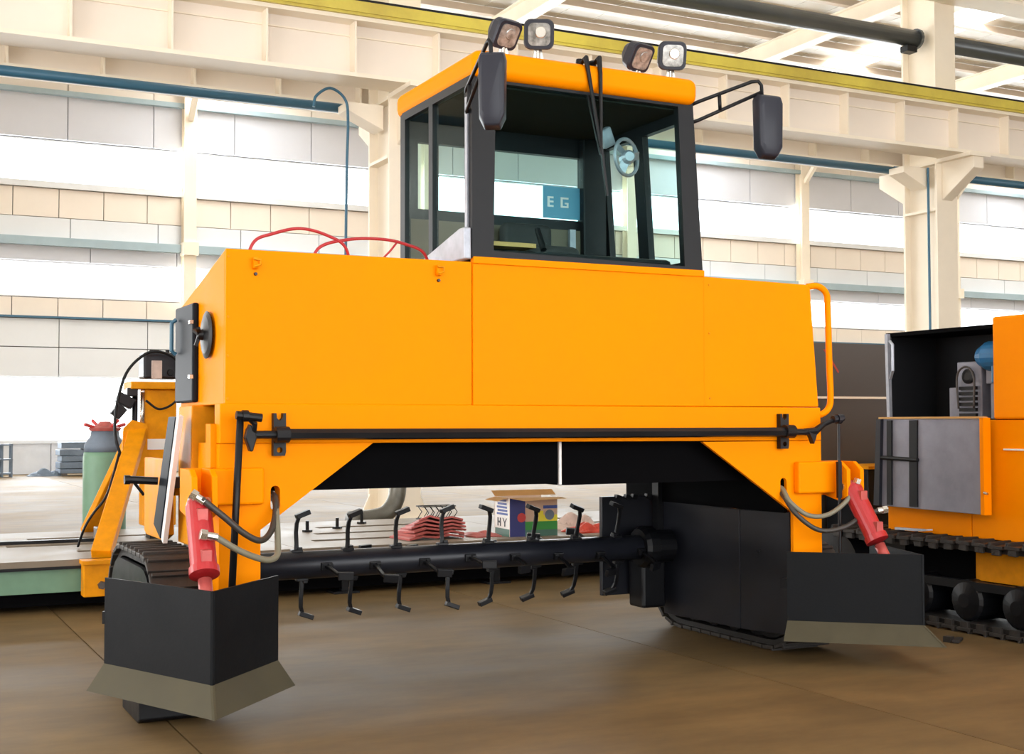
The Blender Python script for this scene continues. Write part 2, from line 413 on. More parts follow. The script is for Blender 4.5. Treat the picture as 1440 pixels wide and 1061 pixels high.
for xa, xb, lb in ((6.02, 16.68, 'dark grey steel tube at roof level ending at the wide column'), (17.22, 28.0, 'dark grey steel tube at roof level beyond the wide column')):
    tt = root('tie_tube', ((xa+xb)/2, 12.2, 8.97), lb, 'tube', 'tie tubes between the columns')
    B().tube([(xa, 12.2, 8.97), (xb, 12.2, 8.97)], 0.165, 20).build('tube_run', DGR, tt, smooth=True)
    for xe in (xa, xb-0.06): B().lathe((xe, 12.2, 8.97), (1,0,0), [(0, 0.2), (0.06, 0.2)], 16).build('end_flange', DGR, tt)
    B().box(xb-0.35, xb-0.1, 12.1, 12.3, 8.68, 8.8).build('clamp', BLK, tt)
for xa, xb, lb in ((-4.9, 5.35, 'teal pipe running above the upper windows to the left of the cab'), (6.3, 16.45, 'teal pipe behind the wing mirror ending at the wide column'), (17.5, 27.5, 'teal pipe starting to the right of the wide column')):
    p = root('teal_pipe', ((xa+xb)/2, 12.5, 6.41), lb, 'pipe', 'teal pipes between the columns')
    B().tube([(xa, 12.5, 6.41), (xb, 12.5, 6.41)], 0.075, 14).build('pipe_run', TEAL, p, smooth=True)
    B().lathe((xb-0.12, 12.5, 6.41), (1,0,0), [(0, 0.09), (0.12, 0.09)], 14).build('end_cap', TEAL, p)
    B().lathe((xa, 12.5, 6.41), (1,0,0), [(0, 0.09), (0.12, 0.09)], 14).build('end_cap', TEAL, p)
tag(B().tube(spline([(4.36, 11.95, 6.25), (4.40, 11.95, 6.42), (4.62, 11.95, 6.56), (4.85, 11.95, 6.42), (4.9, 11.95, 6.1), (4.88, 11.95, 5.2), (4.86, 11.95, 3.0), (4.86, 11.95, 0.6)]), 0.022, 8).build('hanging_cable', TEAL, None, org=(4.86, 11.95, 0.6), smooth=True),
    'dark blue cable looping over the teal pipe and hanging down beside the column', 'cable')
tag(B().tube(spline([(5.3, 10.9, 2.2), (5.3, 10.9, 1.4), (5.3, 10.9, 0.75), (5.26, 10.88, 0.42), (5.1, 10.84, 0.22), (4.85, 10.8, 0.16), (4.5, 10.72, 0.15)], 5), 0.125, 14).build('downpipe', PIPEG, None, org=(5.3, 10.9, 0.1), smooth=True),
    'grey bent downpipe at the foot of the column, seen under the machine', 'pipe')

# ================================================================== WORK BED
bed = root('slotted_work_bed', (5, 5.7, 0), 'long low steel work bed with slotted grey top and green side', 'work bed')
PX0, PX1, PY0, PY1, PZ = -6.0, 9.5, 4.3, 7.2, 0.42
xs = [PX0 + i*2.58 for i in range(7)]
for i in range(6):
    holes = []
    for j, yy in enumerate((4.9, 5.6, 6.3)):
        h0 = xs[i]+0.35+0.25*((i+j) % 3); holes.append([(h0, yy), (h0+1.2, yy), (h0+1.2, yy+0.15), (h0, yy+0.15)])
    B().prism([(xs[i]+0.004, PY0), (xs[i+1]-0.004, PY0), (xs[i+1]-0.004, PY1), (xs[i]+0.004, PY1)], 'z', PZ-0.05, PZ, holes).build('top_plate', BED, bed)
B().box(PX0, PX1, PY0+0.04, PY0+0.08, 0.16, PZ-0.05).build('side_channel', GREEN, bed)
B().box(PX0, PX1, PY1-0.08, PY1-0.04, 0.16, PZ-0.05).build('side_channel', GREEN, bed)
B().box(PX0, PX1, PY0+0.12, PY1-0.12, 0.05, 0.17).build('base_frame', DEEP, bed)
B().box(PX0, PX1, PY0+0.005, PY0+0.04, PZ-0.075, PZ-0.05).build('edge_trim', BLK, bed)
for x in (-5, -2.4, 0.9, 2.2, 3.7, 5.4, 7.2, 9.0):
    B().box(x-0.03, x+0.03, PY0+0.1, PY0+0.16, 0, 0.3).box(x-0.12, x+0.12, PY0+0.05, PY0+0.25, 0, 0.02).build('foot', BLK, bed)
for x, y, lb in ((0.62, 6.9, 'small dark stud on the work bed behind the foot of the press brace'), (2.35, 5.95, 'dark stud on the work bed nearest the yellow leg of the turner'), (3.2, 6.7, 'dark stud on the work bed right under the grey downpipe'), (2.75, 6.2, 'dark stud on the work bed midway between yellow leg and downpipe')):
    sd = root('clamp_stud', (x, y, PZ), lb, 'stud', 'studs standing on the work bed')
    B().cyl((x, y, PZ+0.02), (x, y, PZ+0.11), 0.018, n=8).build('shank', BLK, sd); B().lathe((x, y, PZ), (0,0,1), [(0, 0.05), (0.02, 0.05)], 6).build('foot', BLK, sd)
cs = root('clamp_stop', (0.38, 5.9, PZ), 'dark bar with square stop block on the work bed in front of the rack', 'clamp')
B().box(-0.6, 0.3, 5.86, 5.94, PZ, PZ+0.03).build('slide_bar', BLK, cs); B().box(0.3, 0.46, 5.8, 6.0, PZ, PZ+0.13).build('stop_block', CABI, cs, bevel=0.008)

# ---- press frame on the bed
pr = root('press_frame', (0.9, 6.0, PZ), 'worn yellow braced press frame with motor box and hoses on the work bed', 'press')
B().box(0.74, 1.04, 5.9, 6.15, PZ+0.12, 1.83).build('post', YEL2, pr, bevel=0.012)
B().box(0.80, 0.98, 5.92, 6.12, PZ, PZ+0.12).build('post_foot', BLK, pr)
B().box(0.60, 1.12, 5.82, 6.2, 1.83, 1.90).build('head_plate', YEL2, pr, bevel=0.01)
mb = B().box(0.73, 1.06, 5.9, 6.16, 1.93, 2.18).build('motor_box', BLKS, pr, bevel=0.02)
B().box(0.80, 0.89, 5.86, 5.9, 1.93, 2.1).build('terminal_cover', PAPER, mb); B().lathe((0.98, 5.9, 1.99), (0,-1,0), [(0, 0.035), (0.02, 0.03)], 14).build('gland', BLK, mb)
for x in (0.82, 0.97): B().cyl((x, 6.0, 2.18), (x, 6.0, 2.21), 0.02, n=8).build('bolt', BLK, pr)
for k, (z0, z1) in enumerate(((1.26, 1.36), (1.13, 1.17))): B().box(0.74, 0.96, 5.893, 5.899, z0, z1).build('white_tape', WHT, pr)
fb = B().bar((0.10, 4.33, PZ+0.02), (0.68, 5.9, 1.42), 0.16, 0.10, (1, -0.3, 0)).build('brace', YEL2, pr, bevel=0.008)
B().bar((0.42, 7.05, PZ), (0.70, 6.1, 1.42), 0.16, 0.08, (1, 0.3, 0)).build('brace', YEL2, pr, bevel=0.008)
B().prism([(0.52, 1.0), (0.76, 1.0), (0.76, 1.50), (0.62, 1.54), (0.54, 1.46)], 'y', 5.86, 5.89).build('brace_plate', YEL2, pr)
ft = B().box(-0.06, 0.22, 4.16, 4.30, 0.13, 0.39).build('foot_block', YEL2, pr, bevel=0.008)
B().box(-0.075, 0.235, 4.12, 4.34, 0.39, 0.42).build('foot_cap', YEL2, ft); B().lathe((0.08, 4.16, 0.22), (0,-1,0), [(0, 0.035), (0.03, 0.03)], 6).build('foot_bolt', CABI, ft)
B().cyl((0.66, 5.95, 1.0), (0.66, 5.95, 1.85), 0.028, n=10).build('guide_rod', BLKS, pr, smooth=True)
B().cyl((0.72, 5.9, 1.4), (0.72, 5.9, 1.8), 0.02, n=10).build('guide_rod', CHR, pr, smooth=True)
B().obox((0.56, 5.9, 1.72), (0.16, 0.12, 0.1), (0, 0.5, 0)).obox((0.50, 5.9, 1.62), (0.1, 0.1, 0.12), (0, 0.7, 0)).obox((0.62, 5.9, 1.8), (0.1, 0.1, 0.08)).build('valve_block', BLKS, pr, bevel=0.01)
B().tube(spline([(1.08, 5.85, 2.03), (0.95, 5.8, 2.15), (0.75, 5.75, 2.17), (0.55, 5.7, 2.0), (0.45, 5.65, 1.72), (0.42, 5.62, 1.45), (0.46, 5.6, 1.25), (0.56, 5.6, 1.02), (0.68, 5.6, 0.85)]), 0.014, 8).build('hose', BLK, pr, smooth=True)
B().tube(spline([(0.46, 5.6, 1.25), (0.36, 5.4, 1.0), (0.27, 5.2, 0.85), (0.17, 5.2, 0.72), (0.10, 5.2, 0.6), (0.06, 5.3, 0.43)]), 0.011, 8).build('hose', BLK, pr, smooth=True)
B().tube(spline([(1.02, 5.8, 2.08), (1.07, 5.75, 1.9), (1.0, 5.75, 1.72), (0.85, 5.75, 1.64), (0.72, 5.75, 1.72)]), 0.011, 8).build('hose', BLK, pr, smooth=True)
gb = root('green_gas_bottle', (0.66, 7.6, 0), 'green steel bottle with dark collar and red valves behind the press braces', 'gas bottle')
B().lathe((0.66, 7.6, 0), (0,0,1), [(0, 0.2), (0.05, 0.22), (1.15, 0.22), (1.22, 0.21)], 28).build('shell', GREEN, gb, smooth=True)
B().lathe((0.66, 7.6, 1.21), (0,0,1), [(0, 0.215), (0.08, 0.205), (0.16, 0.15), (0.22, 0.14)], 28).build('collar', SLATE, gb, smooth=True)
vv = B().lathe((0.66, 7.6, 1.43), (0,0,1), [(0, 0.15), (0.03, 0.17), (0.05, 0.1), (0.1, 0.05)], 20).build('valve_plate', REDS, gb)
for a in range(4):
    t = a*1.57+0.4; B().cyl((0.66+0.1*math.cos(t), 7.6+0.1*math.sin(t), 1.46), (0.66+0.24*math.cos(t), 7.6+0.24*math.sin(t), 1.50+0.04*(a % 2)), 0.018, n=8).build('valve', BOXR, vv)

# ---- things lying on the bed
def parcel_box():
    c = Vector((4.12, 4.62, PZ)); t = root('cardboard_carton', c, 'printed cardboard carton with open tan flap on the work bed', 'carton')
    R = Matrix.Rotation(math.radians(-3), 3, 'Z'); wx, wy, h = 0.50, 0.36, 0.37
    def pt(x, y, z): return c + R @ Vector((x, y, z))
    def slab(name, p, q, mt, par, th=0.006):
        b = B(); (x0, y0, z0), (x1, y1, z1) = p, q
        vs_ = [b.bm.verts.new(pt(x, y, z)) for z in (z0, z1) for y in (y0, y1) for x in (x0, x1)]
        for f in ((0,2,3,1),(4,5,7,6),(0,1,5,4),(2,6,7,3),(0,4,6,2),(1,3,7,5)): b.bm.faces.new([vs_[i] for i in f])
        return b.build(name, mt, par)
    fr = slab('front_side', (-wx/2, -wy/2, 0), (wx/2, -wy/2+0.006, h), BOXT, t)
    lf = slab('end_side', (-wx/2, -wy/2+0.006, 0), (-wx/2+0.006, wy/2-0.006, h), BOXW, t)
    slab('end_side', (wx/2-0.006, -wy/2+0.006, 0), (wx/2, wy/2-0.006, h), BOXW, t)
    slab('front_side', (-wx/2, wy/2-0.006, 0), (wx/2, wy/2, h), BOXT, t)
    slab('bottom', (-wx/2+0.006, -wy/2+0.006, 0), (wx/2-0.006, wy/2-0.006, 0.006), CARD, t)
    e = 0.002
    def pf(x0, x1, z0, z1, mt, n=1): slab('print', (x0, -wy/2-e*n, z0), (x1, -wy/2-e*(n-1), z1), mt, fr)
    pf(-wx/2, -0.09, 0, h, BOXB); pf(-0.09, wx/2, 0.06, 0.14, BOXG); pf(-0.09, wx/2, 0.0, 0.06, BOXGR); pf(0.05, wx/2, 0.14, 0.20, BOXY)
    pf(0.10, wx/2, 0.26, 0.29, INK); pf(0.05, 0.10, 0.14, 0.24, BOXY, 2)
    for cx, cz, r, mt in ((0.165, 0.2, 0.05, SLATE), (-0.13, 0.18, 0.045, BOXR)):
        b = B(); ring = [(cx+r*math.cos(k*math.pi/8), cz+r*math.sin(k*math.pi/8)) for k in range(16)]
        b.bm.faces.new([b.bm.verts.new(pt(x, -wy/2-3*e, z)) for x, z in ring]); b.build('print', mt, fr)
    def pl(y0, y1, z0, z1, mt): slab('print', (-wx/2-e, y0, z0), (-wx/2, y1, z1), mt, lf)
    pl(-0.17, 0.17, 0.0, 0.07, BOXGR)
    for k in range(5): pl(-0.13+0.008*k, 0.13-0.02*(k % 2), 0.20+k*0.032, 0.22+k*0.032, INK)
    # letters H and Y in black on the end
    for y0, y1, z0, z1 in ((0.09, 0.115, .09, .17), (0.03, 0.055, .09, .17), (0.055, 0.09, .12, .14), (-0.075, -0.05, .09, .13)): pl(y0, y1, z0, z1, INKB)
    for sgn in (-1, 1):
        b = B(); y = -0.0625; b.bm.faces.new([b.bm.verts.new(pt(-wx/2-e, yy, zz)) for yy, zz in ((y+0.012, .125), (y-0.012, .125), (y+sgn*0.045-0.012, .172), (y+sgn*0.045+0.012, .172))]); b.build('print', INKB, lf)
    b = B(); vs_ = [b.bm.verts.new(pt(*q)) for q in ((-wx/2-0.02, -wy/2, h), (wx/2+0.03, -wy/2, h), (wx/2+0.0, -wy/2-0.22, h-0.005), (-wx/2+0.05, -wy/2-0.22, h-0.02))]
    f = b.bm.faces.new(vs_); bmesh.ops.solidify(b.bm, geom=[f], thickness=0.006); b.build('flap', CARD, t)
    b = B(); vs_ = [b.bm.verts.new(pt(*q)) for q in ((-wx/2, -wy/2+0.02, h), (-wx/2, wy/2-0.02, h), (-wx/2-0.12, wy/2-0.02, h-0.03), (-wx/2-0.12, -wy/2+0.02, h-0.03))]
    f = b.bm.faces.new(vs_); bmesh.ops.solidify(b.bm, geom=[f], thickness=0.006); b.build('flap', CARD, t)
    b = B(); vs_ = [b.bm.verts.new(pt(*q)) for q in ((-wx/2, wy/2, h), (wx/2+0.16, wy/2, h), (wx/2+0.16, wy/2+0.1, h+0.05), (-wx/2, wy/2+0.1, h+0.05))]
    f = b.bm.faces.new(vs_); bmesh.ops.solidify(b.bm, geom=[f], thickness=0.006); b.build('flap', CARD, t)
parcel_box()
def crumpled(name, c, sx, sy, h, mt, label, cat, seed, folds=7):
    rnd = random.Random(seed); b = B(); n = 18
    g = [[None]*n for _ in range(n)]
    ph = [rnd.uniform(0, 6) for _ in range(6)]
    for lay in (0, 1):
        for i in range(n):
            for j in range(n):
                u, v = i/(n-1)-0.5, j/(n-1)-0.5
                e = max(0, 1-(2*abs(u))**2.2)*max(0, 1-(2*abs(v))**2.2)
                z = (0.35+0.65*abs(math.sin(u*folds+v*4+ph[0])))*h*e*(0.7+0.3*math.sin(v*9+ph[1])) + 0.012 if lay else 0.0
                g[i][j] = (c[0]+u*sx*(1+0.12*math.sin(v*8+ph[2])), c[1]+v*sy*(1+0.1*math.sin(u*7+ph[3])), c[2]+z)
        vv_ = [[b.bm.verts.new(p) for p in r] for r in g]
        for i in range(n-1):
            for j in range(n-1): b.bm.faces.new((vv_[i][j], vv_[i+1][j], vv_[i+1][j+1], vv_[i][j+1]))
        if lay == 0: low = vv_
        else: top = vv_
    rim = [(i, 0) for i in range(n)] + [(n-1, j) for j in range(1, n)] + [(i, n-1) for i in range(n-2, -1, -1)] + [(0, j) for j in range(n-2, 0, -1)]
    for k in range(len(rim)):
        (a, bb), (c1, d) = rim[k], rim[(k+1) % len(rim)]; b.bm.faces.new((low[a][bb], low[c1][d], top[c1][d], top[a][bb]))
    o = b.build(name, mt, None, org=c); return tag(o, label, cat)
# folded red sheets: a small stack of separate leaves
rs = root('folded_red_sheets', (3.25, 4.75, PZ), 'dusty red folded sheets fanned out on the work bed beside the carton', 'sheets')
for k in range(6):
    a = 0.15-0.05*k+random.uniform(-0.14, 0.14); L = 0.62-0.03*k+random.uniform(-0.06, 0.06)
    R = Matrix.Rotation(a, 3, 'Z') @ Matrix.Rotation(-0.03*k, 3, 'X'); c0 = Vector((3.12+0.03*k, 4.72+0.02*k, PZ+0.012+0.026*k))
    b = B(); prof = [(-L/2, 0), (-L/4, 0.03+0.004*k), (0, 0.012), (L/4, 0.034), (L/2, 0.0)]
    up_ = []; dn = []
    for x, z in prof:
        up_.append([b.bm.verts.new(c0+R @ Vector((x, y, z*(1-abs(y)) + 0.01))) for y in (-0.2, 0, 0.2)]); dn.append([b.bm.verts.new(c0+R @ Vector((x, y, z*(1-abs(y))-0.008))) for y in (-0.2, 0, 0.2)])
    for i in range(4):
        for j in range(2):
            b.bm.faces.new((up_[i][j], up_[i+1][j], up_[i+1][j+1], up_[i][j+1])); b.bm.faces.new((dn[i][j], dn[i][j+1], dn[i+1][j+1], dn[i+1][j]))
        for j in (0, 2): b.bm.faces.new((up_[i][j], up_[i+1][j], dn[i+1][j], dn[i][j]))
    for i in (0, 4):
        for j in range(2): b.bm.faces.new((up_[i][j], up_[i][j+1], dn[i][j+1], dn[i][j]))
    b.build('sheet', REDS, rs)
crumpled('red_sheet', (3.68, 4.72, PZ), 0.30, 0.36, 0.05, REDS, 'flat dusty red sheet lying between the folded sheets and the carton', 'sheet', 3)
crumpled('red_plastic_bag', (4.82, 4.62, PZ), 0.42, 0.30, 0.13, REDP, 'shiny red plastic bag lying on the bed beside the carton', 'bag', 5)
crumpled('paper_sheet', (4.9, 5.05, PZ), 0.5, 0.4, 0.17, PAPER, 'crumpled pale paper heaped behind the red plastic bag', 'paper', 9)
wb = root('wire_basket', (4.15, 6.95, PZ), 'small dark wire basket on the far edge of the work bed', 'basket')
for z in (0.0, 0.14): B().tube([(3.98, 6.85, PZ+z+0.006), (4.38, 6.85, PZ+z+0.006), (4.38, 7.05, PZ+z+0.006), (3.98, 7.05, PZ+z+0.006)], 0.006, 6, closed=True).build('rim', BLK, wb)
for k in range(6):
    x = 4.0+k*0.07; B().tube([(x, 6.85, PZ+0.006), (x+0.05, 6.85, PZ+0.08), (x, 6.85, PZ+0.146)], 0.005, 6).build('wire', BLK, wb)
    B().tube([(x, 7.05, PZ+0.006), (x+0.05, 7.05, PZ+0.08), (x, 7.05, PZ+0.146)], 0.005, 6).build('wire', BLK, wb)

# ---- far corner stock
st = root('slab_stack', (4.2, 33.2, 0), 'stack of blue-grey slabs against the far wall under the windows', 'slab stack')
for k, (x0, x1, z0, z1) in enumerate(((3.55, 4.9, 0.08, 0.2), (3.55, 4.75, 0.22, 0.4), (3.6, 4.85, 0.42, 0.58), (3.55, 4.2, 0.6, 0.76), (4.25, 4.9, 0.6, 0.78), (3.6, 4.8, 0.8, 0.98))):
    B().box(x0, x1, 32.7+0.03*k, 33.7, z0, z1).build('slab', SLATE, st, bevel=0.01)
B().box(3.6, 3.75, 32.7, 33.7, 0, 0.08).box(4.6, 4.75, 32.7, 33.7, 0, 0.08).build('bearer', CABI, st)
rk = root('steel_rack', (2.0, 33.0, 0), 'thin dark steel rack by the far wall at the edge of the picture', 'rack')
for x in (1.6, 2.0, 2.25):
    for y in (32.8, 33.3): B().box(x-0.025, x+0.025, y-0.025, y+0.025, 0, 0.95).build('upright', SLATE, rk)
for z in (0.1, 0.5, 0.92): B().box(1.57, 2.28, 32.78, 33.32, z-0.02, z+0.02).build('shelf', SLATE, rk)
crumpled('rubble_heap', (3.2, 33.2, 0), 0.9, 0.6, 0.28, SLATE, 'low grey heap of offcuts on the floor beside the slab stack', 'heap', 12)

# ================================================================== THE COMPOST TURNER
T = root('compost_turner', (1.9, 0.8, 0), 'large yellow straddle compost turner with cab, rotor and black scraper blades', 'compost turner')
# ---- upper body
B().prism([(0.0, 1.6), (1.3895, 1.6), (1.3895, 2.405), (0.0, 2.40)], 'y', 0.0, 0.03).build('hood_panel', YEL, T, bevel=0.006)
B().prism([(1.392, 1.6), (2.955, 1.6), (2.955, 2.43), (1.392, 2.43)], 'y', -0.008, 0.03).build('hood_panel', YEL, T, bevel=0.006)
B().prism([(2.9575, 1.6), (3.85, 1.6), (3.79, 2.385), (2.9575, 2.40)], 'y', 0.0, 0.03).build('hood_panel', YEL, T, bevel=0.006)
B().prism([(1.392, 2.395), (2.955, 2.395), (2.955, 2.435), (1.392, 2.435)], 'y', -0.02, 0.0).build('cab_sill', YEL, T, bevel=0.005)
B().prism([(0.03, 1.6), (1.02, 1.6), (1.02, 2.18), (0.03, 2.395)], 'x', 0.0, 0.03).build('side_panel', YEL, T, bevel=0.006)
B().prism([(0.03, 1.6), (1.02, 1.6), (1.02, 2.18), (0.03, 2.38)], 'x', 3.77, 3.80).build('side_panel', YEL, T, bevel=0.006)
B().prism([(0.03, 2.36), (0.03, 2.39), (1.02, 2.175), (1.02, 2.145)], 'x', 0.03, 3.77).build('hood_top', YEL, T)
B().box(0.03, 3.77, 1.0, 1.02, 1.6, 2.145).build('rear_panel', YEL, T)
gr = B().box(-0.035, 0.0, 0.58, 1.02, 1.62, 2.17).build('side_grille', NAVY, T, bevel=0.012)
B().tube([(-0.045, 0.95, 1.9), (-0.07, 0.95, 1.92), (-0.07, 0.95, 2.08), (-0.045, 0.95, 2.1)], 0.012, 8).build('grille_handle', TEAL, gr)
for z in (1.75, 2.05): B().box(-0.055, -0.035, 0.56, 0.6, z, z+0.02).build('hinge', CHR, gr)
dk = B().lathe((-0.0, 0.33, 1.975), (-1,0,0), [(0, 0.025), (0.012, 0.03), (0.014, 0.125), (0.02, 0.128), (0.03, 0.1), (0.04, 0.03), (0.065, 0.026)], 28).build('vent_disc', BLK, T, smooth=False)
for a in (0.5, 2.6, 4.7): B().bar((-0.055, 0.33, 1.975), (-0.075, 0.33+0.06*math.cos(a), 1.975+0.06*math.sin(a)), 0.02, 0.014).build('wing_nut', BLK, dk)
for (x, z) in ((0.15, 2.33), (1.18, 2.345)):
    lt = B().box(x-0.014, x+0.014, -0.03, 0.0, z-0.03, z+0.03).build('latch', YEL, T, bevel=0.006)
    B().tube([(x-0.016, -0.035, z+0.02), (x+0.02, -0.04, z+0.015), (x+0.02, -0.04, z-0.01), (x-0.01, -0.035, z-0.02)], 0.007, 6).build('latch_hook', YEL2, lt)
    B().lathe((x+0.004, -0.001, z-0.055), (0,-1,0), [(0, 0.01), (0.012, 0.008)], 8).build('rivet', BLKS, lt)
for z in (1.63, 1.85, 2.05, 2.36):
    B().lathe((0.012, 0, z), (0,-1,0), [(0, 0.007), (0.006, 0.006)], 8).build('rivet', YEL2, T)
for z in (1.65, 2.05, 2.35):
    B().lathe((3.0, 0, z), (0,-1,0), [(0, 0.007), (0.006, 0.006)], 8).build('rivet', YEL2, T)
# red cables over the hood
B().tube(spline([(0.2, 0.4, 2.30), (0.25, 0.4, 2.49), (0.36, 0.4, 2.55), (0.52, 0.4, 2.59), (0.68, 0.4, 2.56), (0.79, 0.4, 2.49), (0.84, 0.45, 2.30)]), 0.009, 8).build('cable', REDW, T, smooth=True)
cb = B().tube(spline([(0.58, 0.4, 2.30), (0.62, 0.4, 2.48), (0.8, 0.4, 2.545), (1.0, 0.4, 2.56), (1.15, 0.4, 2.54), (1.27, 0.4, 2.49), (1.34, 0.45, 2.34)]), 0.009, 8).build('cable', REDW, T, smooth=True)
B().tube(spline([(1.1, 0.4, 2.55), (1.06, 0.4, 2.50), (1.0, 0.42, 2.42), (0.98, 0.42, 2.3)]), 0.006, 6).build('cable_branch', REDW, cb)
# ---- front beam and legs
B().prism([(-0.03, 1.40), (3.86, 1.385), (3.855, 1.595), (-0.03, 1.605)], 'y', -0.012, 0.10).build('front_beam', YEL, T, bevel=0.006)
def slot(cx, cz): return rrect(cx, cz, 0.05, 0.13, 0.024, 4)
lg = B().prism([(-0.03, 0.45), (0.185, 0.45), (0.185, 0.955), (0.80, 1.397), (-0.03, 1.398)], 'y', -0.006, 0.09, [slot(0.262, 1.115)]).build('leg', YEL, T)
B().box(-0.03, 0.0, 0.09, 0.45, 0.5, 1.4).build('leg_side', YEL, lg); B().box(0.155, 0.185, 0.09, 0.35, 0.5, 0.95).build('leg_side', YEL, lg)
lr = B().prism([(3.86, 0.45), (3.63, 0.45), (3.63, 0.93), (2.94, 1.382), (3.86, 1.383)], 'y', -0.006, 0.02, [slot(3.556, 1.085)]).build('leg', YEL, T)
B().box(3.83, 3.86, 0.09, 0.45, 0.5, 1.4).build('leg_side', YEL, lr)
B().box(-0.06, -0.03, 0.06, 0.16, 1.2, 1.5).build('hinge_plate', YEL, lg)
bl = B().box(-0.09, 0.19, -0.06, -0.006, 1.09, 1.275).build('arm_bracket', YEL, T, bevel=0.012)
for x in (-0.205, -0.105): B().prism([(0.1, 1.275), (-0.10, 1.275), (-0.16, 1.24), (-0.17, 1.06), (-0.08, 1.03), (0.1, 1.06)], 'x', x, x+0.03).build('lug', YEL, bl, bevel=0.004)
B().box(-0.19, -0.02, 0.06, 0.1, 1.05, 1.275).build('lug_back', YEL, bl)
B().cyl((-0.21, -0.115, 1.11), (-0.07, -0.115, 1.11), 0.028, n=14).build('pin', CHR, bl)
br = B().box(3.635, 3.96, -0.06, -0.006, 1.05, 1.25).build('arm_bracket', YEL, T, bevel=0.012)
for x in (3.93, 4.04): B().prism([(0.1, 1.25), (-0.10, 1.25), (-0.17, 1.2), (-0.17, 1.03), (-0.08, 1.0), (0.1, 1.04)], 'x', x, x+0.03).build('lug', YEL, br, bevel=0.004)
B().box(3.86, 4.05, 0.06, 0.1, 1.03, 1.25).build('lug_back', YEL, br)
B().cyl((3.92, -0.115, 1.09), (4.08, -0.115, 1.09), 0.028, n=14).build('pin', CHR, br)
# ---- tunnel box under the beam
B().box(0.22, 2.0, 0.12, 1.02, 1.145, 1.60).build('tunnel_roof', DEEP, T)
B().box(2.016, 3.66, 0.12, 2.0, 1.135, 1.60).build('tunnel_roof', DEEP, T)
B().box(2.0, 2.016, 0.105, 0.125, 1.14, 1.39).build('seam_strip', WHT, T)
# ---- torsion shaft linkage
sh = B().tube([(0.29, -0.09, 1.445), (3.55, -0.09, 1.44)], 0.03, 6).build('torsion_shaft', BLK, T)
B().cyl((0.12, -0.09, 1.445), (0.30, -0.09, 1.445), 0.021, n=12).build('shaft_end', BLK, sh); B().cyl((3.54, -0.09, 1.44), (3.70, -0.09, 1.44), 0.021, n=12).build('shaft_end', BLK, sh)
for cx in (0.272, 3.535):
    hole = rrect(cx, 1.365, 0.03, 0.03, 0.013, 3)
    pts = [(cx-0.033, 1.335), (cx+0.028, 1.335), (cx+0.033, 1.355), (cx+0.033, 1.555), (cx+0.018, 1.555), (cx+0.016, 1.53), (cx, 1.515), (cx-0.016, 1.53), (cx-0.018, 1.555), (cx-0.033, 1.555)]
    bk = B().prism(pts, 'y', -0.05, -0.012, [hole]).build('shaft_bracket', BLK, T)
    B().lathe((cx-0.035, -0.09, 1.444), (1,0,0), [(0, 0.042), (0.07, 0.042)], 14).build('bearing', BLK, bk)
cl = B().prism([(0.10, 1.50), (0.125, 1.47), (0.135, 1.43), (0.115, 1.36), (0.10, 1.36), (0.075, 1.43), (0.085, 1.47)], 'y', -0.115, -0.07).build('crank_lever', BLK, T, bevel=0.006)
B().tube([(0.12, -0.1, 1.46), (0.12, -0.12, 1.50), (0.09, -0.13, 1.53)], 0.016, 8).build('lever_arm', BLK, cl)
B().cyl((0.02, -0.14, 1.545), (0.15, -0.14, 1.53), 0.022, n=12).lathe((0.05, -0.14, 1.54), (1,0,0), [(0, 0.03), (0.03, 0.03)], 12).build('ball_joint', BLK, cl)
B().cyl((0.045, -0.13, 1.55), (0.0, -0.13, 0.55), 0.0185, n=10).build('push_rod', BLK, T, smooth=True)
cr_ = B().tube([(3.66, -0.09, 1.44), (3.74, -0.1, 1.445), (3.80, -0.11, 1.49), (3.87, -0.12, 1.515)], [0.022, 0.026, 0.018, 0.016], 8).build('crank_lever', BLK, T)
B().prism([(3.67, 1.45), (3.75, 1.46), (3.73, 1.40), (3.715, 1.365), (3.70, 1.40)], 'y', -0.115, -0.075).build('lever_arm', BLK, cr_)
B().cyl((3.855, -0.13, 1.52), (3.935, -0.13, 1.528), 0.024, n=12).lathe((3.885, -0.13, 1.522), (1,0,0), [(0, 0.032), (0.03, 0.032)], 12).build('ball_joint', BLKS, cr_)
B().cyl((3.905, -0.13, 1.51), (3.90, -0.13, 0.62), 0.010, n=8).box(3.885, 3.915, -0.14, -0.12, 1.02, 1.25).build('push_rod', BLK, T)
# ---- hand rail
B().tube(spline([(3.78, 0.02, 2.375), (3.85, 0.0, 2.38), (3.91, -0.01, 2.34), (3.925, -0.01, 2.25), (3.932, -0.01, 1.9), (3.94, -0.01, 1.66), (3.925, -0.005, 1.59), (3.88, 0.0, 1.555), (3.84, 0.02, 1.545)], 6), 0.021, 12).build('hand_rail', YEL, T, smooth=True)
